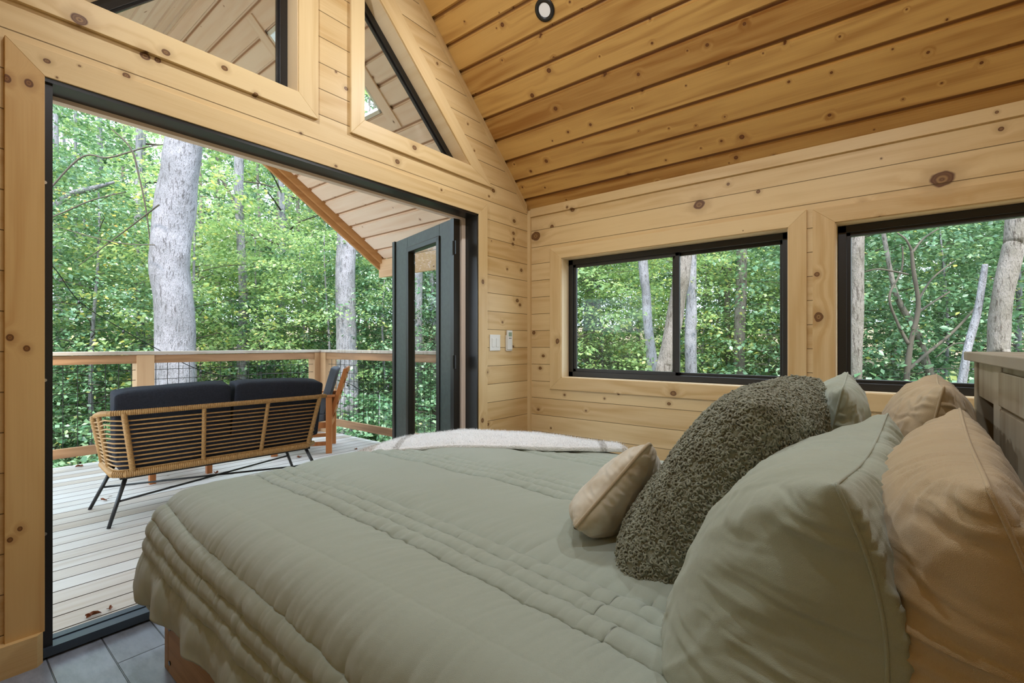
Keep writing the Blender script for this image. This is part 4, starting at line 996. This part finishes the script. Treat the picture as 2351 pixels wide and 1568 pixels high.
def stem(seed, h, r, nb, rad, zlo):
    rs = random.Random(seed); b = MB(); k = 9
    pts = [Vector((.10*h*.1*math.sin(i*.9+seed), .10*h*.1*math.cos(i*.7+seed*2), -.4+(h+.4)*i/(k-1))) for i in range(k)]
    b.tube(pts, [r*(1-.75*i/(k-1)) for i in range(k)], 8)
    bb = MB()
    for j in range(nb):
        t = rs.uniform(max(.12, zlo/h), .97); z = t*h; a = rs.uniform(0, 2*math.pi); L = rad*(1-.5*t)*rs.uniform(.6, 1.1); i = min(k-2, int((z+.4)/(h+.4)*(k-1))); o = pts[i].copy(); o.z = z
        q = [o]
        for s in (.3, .6, 1.): q.append(o+Vector((math.cos(a+.3*s*rs.uniform(-1, 1)), math.sin(a+.3*s*rs.uniform(-1, 1)), 0))*L*s+Vector((0, 0, L*(.35*s-.22*s*s))))
        bb.tube(q, [r*.30*(1-t*.5), r*.2*(1-t*.5), r*.12, .004], 5)
    return b, bb
# three kinds of young trees, two shrubs
kinds = []
for i, (h, rad, nsp, per, leaf, mat, sh, zlo) in enumerate(((5.2, 1.9, 190, 46, .085, 'leaf', 0, .5), (7.5, 2.3, 230, 46, .09, 'leaf', 1, 1.4), (6.2, 2.1, 200, 46, .09, 'leaf2', 1, 1.0), (1.6, 1.4, 90, 44, .085, 'leaf', 1, .1), (15., 3.6, 330, 50, .13, 'leaf', 1, 4.5), (14., 4.0, 320, 50, .14, 'leaf2', 1, 3.0))):
    b, bb = stem(i+3, h, (.045, .07, .05, .02, .16, .14)[i], (22, 26, 24, 8, 26, 26)[i], rad, zlo)
    t = bpy.data.objects.new('young_tree', None)
    st_o = b.build('trunk', 'bark', None, True); br = bb.build('branches', 'twig', None, True)
    me = foliage('leaves', 50+i, nsp, zlo, h, rad, leaf, per, mat, sh); lv = bpy.data.objects.new('leaves', me)
    for o in (st_o, br): COL.objects.unlink(o)
    kinds.append((st_o, br, lv))
def put(kind, x, y, s, a, label, group, name='young_tree', z=None):
    t = empty(name, (x, y, zg(x, y) if z is None else z), a); t.scale = (s, s, s)
    for o in kinds[kind]:
        c = o.copy(); c.parent = t; COL.objects.link(c)
        if c.name.startswith(('leaves', 'branches')): c['kind'] = 'stuff'
    tag(t, label, 'tree', group); return t
rs = random.Random(11)
def ang(azd, r): return r*math.cos(R(azd)), r*math.sin(R(azd))
def free(x, y):
    return not (-2.2 < x < 5.2 and -4 < y < 8.3) and not (x < 8.5 and y < 7)
def region(x, y, lab):
    a = math.degrees(math.atan2(y, x))
    return lab+(', seen at the left of the doorway' if a > 68 else ', seen at the right of the doorway' if a > 50 else ', hidden beyond the room corner' if a > 31.5 else ', seen through the first window' if a > 7 else ', seen through the second window')
bands = ((11.5, 14., 22, (0, 1, 2), 'bushy young tree nearest the cabin', 'young trees nearest the cabin'),
         (14., 19., 26, (0, 1, 2, 1), 'leafy young tree in the middle of the woods', 'young trees in the middle distance'),
         (19., 28., 26, (1, 2, 4, 4, 5), 'taller tree deep in the woods', 'trees deeper in the woods'),
         (28., 46., 34, (4, 5, 4), 'tall tree in the far background', 'far background trees'))
for r0, r1, cnt, ks_, lab, grp in bands:
    for i in range(cnt):
        az = -14+104*(i+rs.uniform(.1, .9))/cnt; r = rs.uniform(r0, r1); x, y = ang(az, r)
        if not free(x, y): x, y = ang(az, r+3)
        if not free(x, y): continue
        k = rs.choice(ks_); put(k, x, y, rs.uniform(.8, 1.25), rs.uniform(0, 6.28), region(x, y, lab), grp, 'young_tree' if k < 4 else 'tree')
for i in range(60):
    az = -14+104*(i+rs.random())/60; r = rs.uniform(8.6, 19); x, y = ang(az, r)
    if not free(x, y): continue
    put(3, x, y, rs.uniform(.7, 1.5), rs.uniform(0, 6.28), region(x, y, 'low leafy shrub on the forest floor'), 'shrubs on the forest floor', 'shrub')
# tall canopy trees added around the cabin, also behind and left, so the light is filtered
for i, (x, y) in enumerate(((-9, 5), (-5, -9), (6, -10), (-5, 15), (7, 15), (14, 8))):
    put(4 if i % 2 else 5, x, y, rs.uniform(1.0, 1.3), rs.uniform(0, 6.28), 'tall canopy tree added round the cabin to filter light', 'canopy trees added to filter light', 'tree')

def smoothpath(pts, n=6):
    o = []
    for i in range(len(pts)-1):
        p0, p1, p2, p3 = pts[max(0, i-1)], pts[i], pts[i+1], pts[min(len(pts)-1, i+2)]
        for s in range(n):
            u = s/n; o.append(.5*((2*p1)+(p2-p0)*u+(2*p0-5*p1+4*p2-p3)*u*u+(3*p1-p0-3*p2+p3)*u**3))
    return o+[pts[-1]]
def trunk(label, d, pts, mat='bark', top=13., name='tree', branches=(), cat='tree', seg=20, wob=.035, up=True):
    """pts: (px, py, width px) down the stem at depth d -> real stem with its own thickness"""
    P = []
    for px, py, wd in pts:
        p = at(px, d, py); P.append((p, wd/2/1086.1*d))
    lo, lr = P[-1]; hi, hr = P[0]
    dirn = (P[0][0]-P[1][0]).normalized(); dl = (P[-1][0]-P[-2][0]).normalized(); g0 = zg(lo.x, lo.y)-.3
    if lo.z > g0 and dl.z < -.05: P.append((lo+dl*((g0-lo.z)/dl.z), lr*1.2))
    if up:
        step = (top-hi.z)/3
        for k in range(1, 4): P.insert(0, (hi+Vector((dirn.x*.6, dirn.y*.6, max(.6, dirn.z)))*step*k, hr*(1-.2*k)))
    base = P[-1][0].copy(); t = empty(name, tuple(base), label=label, cat=cat)
    # smooth by Catmull-like resampling
    Q = [p-base for p, r in P]; rr2 = [r for p, r in P]; pts2 = []; rad2 = []
    for i in range(len(Q)-1):
        p0, p1, p2, p3 = Q[max(0, i-1)], Q[i], Q[i+1], Q[min(len(Q)-1, i+2)]
        for s in range(5):
            u = s/5; pts2.append(.5*((2*p1)+(p2-p0)*u+(2*p0-5*p1+4*p2-p3)*u*u+(3*p1-p0-3*p2+p3)*u**3)); rad2.append(rr2[i]*(1-u)+rr2[i+1]*u)
    pts2.append(Q[-1]); rad2.append(rr2[-1])
    b = MB(); b.tube(pts2, rad2, seg, wob); b.build('trunk', mat, t, True)
    for br in branches:
        b = MB(); q = smoothpath([at(px, d+dd, py)-base for px, py, wd, dd in br]); ws = [max(.004, wd/2/1086.1*d) for px, py, wd, dd in br]; b.tube(q, [float(np.interp(i/6, range(len(ws)), ws)) for i in range(len(q))], 8); b.build('branch', mat if br[0][2] > 9 else 'twig', t, True)
    return t
trunk('thick pale grey trunk with a bend just behind the deck railing', 7.9, [(423, 300, 70), (417, 378, 75), (404, 457, 80), (392, 556, 80), (391, 615, 76), (399, 694, 79), (402, 793, 77), (404, 890, 78)])
trunk('slim grey trunk right of the thick bent one', 11.5, [(548, 350, 19), (549, 457, 19), (553, 556, 17), (559, 674, 20), (556, 793, 21), (556, 880, 22)],
      branches=[[(553, 500, 9, 0), (520, 430, 7, .2), (490, 380, 4, .5), (470, 355, 2, .6)], [(556, 560, 5, 0), (600, 545, 3, .4), (625, 560, 2, .7)]])
trunk('thick grey trunk beyond the railing just left of the open door leaf', 10.2, [(800, 500, 44), (797, 560, 46), (793, 640, 42), (795, 800, 47), (797, 960, 50)])
trunk('grey trunk seen through the glass of the open door leaf', 11.5, [(957, 560, 26), (957, 700, 26), (956, 860, 27)])
trunk('slender white birch trunk at the far left of the doorway', 13., [(130, 500, 14), (133, 600, 15), (138, 700, 15), (140, 805, 16)])
trunk('thin pale trunk third from the left jamb', 15., [(229, 500, 12), (229, 600, 15), (227, 700, 14), (238, 800, 14)])
trunk('mottled birch trunk left of the thick bent trunk', 12.5, [(318, 460, 15), (317, 560, 14), (326, 640, 20), (322, 720, 16), (323, 805, 18)])
trunk('very thin white stem left in the doorway', 14., [(176, 560, 7), (178, 680, 8), (181, 805, 9)])
for i, (px, wd, d) in enumerate(((468, 8, 17), (505, 10, 19), (596, 7, 15), (640, 11, 20), (688, 9, 17), (715, 13, 22), (745, 8, 18), (840, 9, 19), (868, 11, 22), (275, 8, 20))):
    trunk('thin dark sapling stem deep in the woods', d, [(px+rs.uniform(-8, 8), 420, wd*.8), (px+rs.uniform(-6, 6), 600, wd*.9), (px, 830, wd)], 'bark2', seg=8)['group'] = 'thin stems deep in the woods'
trunk('leaning broken bough across the woods at the left of the doorway', 9., [(262, 418, 5), (215, 432, 11), (165, 445, 13), (120, 478, 15), (20, 560, 18)], up=False, name='broken_bough', cat='branch')
for (q, lb) in (([(60, 500, 4, 0), (180, 365, 5, .2), (250, 362, 5, .3), (335, 338, 4, .4), (390, 330, 2, .5)], 'thin bare branch arching high across the left of the doorway'), ([(255, 295, 3, 0), (300, 340, 5, .1), (318, 400, 5, .2), (335, 480, 4, .3), (345, 560, 3, .4)], 'dark drooping twig hanging beside the thick trunk'),
                ([(60, 520, 4, 0), (140, 490, 4, .2), (210, 460, 4, .3), (290, 440, 2, .5)], 'thin branch below the arching one'), ([(365, 470, 5, 0), (300, 520, 4, .2), (240, 565, 3, .3), (180, 610, 2, .3)], 'twig reaching left from the thick trunk'), ([(355, 562, 3, 0), (290, 560, 3, .2), (215, 545, 3, .3), (130, 520, 2, .3)], 'low straight twig left of the thick trunk')):
    base = at(q[0][0], 7.4, q[0][1]); t = empty('overhanging_twig', tuple(base), label=lb, cat='branch'); b = MB(); qq = smoothpath([at(a_, 7.4+dd, c_)-base for a_, c_, w_, dd in q]); ws = [w_*.4/1086.1*7.4 for a_, c_, w_, dd in q]; b.tube(qq, [float(np.interp(i/6, range(len(ws)), ws)) for i in range(len(qq))], 6, .05); b.build('twig', 'twig', t, True)
# beyond the windows
trunk('pale trunk leaning right in the left pane of the first window', 9.5, [(1476, 600, 21), (1483, 670, 20), (1487, 735, 20), (1494, 800, 22), (1499, 860, 24)])
trunk('broad trunk leaning behind the slider bar of the first window', 8.2, [(1568, 590, 38), (1556, 680, 36), (1544, 760, 36), (1528, 830, 36), (1515, 880, 36)], 'bark2')
trunk('straight grey trunk just right of the slider bar', 9.5, [(1588, 590, 20), (1587, 700, 24), (1586, 780, 26), (1587, 870, 27)])
trunk('dark straight trunk in the right pane of the first window', 10.5, [(1703, 570, 22), (1702, 640, 23), (1698, 760, 24), (1698, 870, 25)], 'bark2')
trunk('thin forked dark trunk in the right pane of the first window', 12., [(1680, 570, 8), (1672, 640, 11), (1670, 700, 12), (1672, 790, 12), (1668, 860, 13)], 'bark2', branches=[[(1671, 640, 7, 0), (1655, 610, 6, .1), (1640, 585, 5, .2)]])
trunk('straight grey trunk at the left of the second window', 7.5, [(1966, 540, 31), (1966, 660, 29), (1964, 780, 29), (1962, 880, 29)], 'bark2')
trunk('weathered broken snag without bark in the second window', 6.6, [(2262, 607, 11), (2255, 650, 13), (2243, 720, 15), (2222, 800, 15), (2208, 880, 17)], up=False, branches=[[(2225, 790, 4, 0), (2190, 790, 3, .1), (2150, 820, 2, .2)]])
trunk('large rough trunk leaning right at the edge of the second window', 6.4, [(2335, 500, 38), (2325, 570, 38), (2308, 650, 38), (2297, 720, 38), (2292, 800, 40), (2290, 860, 40)], 'bark2')
trunk('slender many branched tree in the middle of the second window', 7.6, [(2093, 575, 6), (2097, 620, 8), (2108, 690, 9), (2105, 730, 10), (2092, 780, 10), (2084, 840, 12), (2080, 900, 12)], 'twig', seg=8, up=False,
      branches=[[(2095, 580, 6, 0), (2080, 550, 4, 0), (2060, 535, 3, .1)], [(2095, 580, 5, 0), (2120, 548, 4, .1), (2155, 525, 3, .2)], [(2086, 790, 8, 0), (2060, 740, 6, .1), (2042, 680, 5, .1), (2070, 620, 4, .2), (2072, 565, 3, .2)],
                [(2084, 850, 8, 0), (2130, 810, 7, .1), (2190, 760, 6, .2), (2245, 700, 4, .3)], [(2104, 720, 5, 0), (2140, 695, 4, .1), (2180, 670, 4, .2)], [(2108, 690, 5, 0), (2140, 640, 4, .1), (2190, 600, 3, .2)], [(2086, 630, 4, 0), (2020, 618, 4, .1), (1985, 624, 2, .2)]])
trunk('dark gnarled trunk leaning behind the many branched tree', 8.6, [(2040, 600, 9), (2068, 700, 12), (2105, 760, 14), (2125, 830, 17), (2145, 885, 19)], 'bark2')
# ---------------------------------------------------------------- string lights beyond the railing
def strings(label, d, pts, bulbs):
    base = at(pts[0][0], d, pts[0][1]); t = empty('string_light_cable', tuple(base), label=label, cat='string lights')
    b = MB(); b.tube(smoothpath([at(a, d, c)-base for a, c in pts]), .006, 6); b.build('cable', 'cable', t, True)
    for px, py, lb in bulbs:
        c = at(px, d, py); bl = empty('light_bulb', tuple(c), label=lb, cat='light bulb', group='string light bulbs')
        b = MB(); b.tube([(0, 0, .0), (0, 0, -.05)], [.015, .018], 10); b.build('socket', 'black', bl, True)
        b = MB(); b.tube([(0, 0, -.05), (0, 0, -.065), (0, 0, -.09), (0, 0, -.115), (0, 0, -.125)], [.012, .018, .026, .018, .004], 12); b.build('globe', 'glass', bl, True)
strings('black string light cable sloping down at the left of the doorway', 7.2, [(40, 540), (120, 610), (180, 690), (262, 745), (362, 802), (460, 850), (560, 872)], [(181, 690, 'bulb in a black socket hanging from the cable at the upper left'), (283, 758, 'clear bulb lower on the left cable'), (461, 850, 'clear bulb seen through the railing mesh right of the thick trunk')])
strings('black string light cable drooping behind the right railing', 8., [(700, 840), (760, 868), (800, 880), (850, 905), (890, 885), (940, 840), (1010, 780)], [(798, 880, 'clear bulb behind the railing mesh beside the armchair'), (868, 898, 'clear bulb at the lowest point of the right cable'), (891, 885, 'dark socketed bulb nearest the open door leaf')])
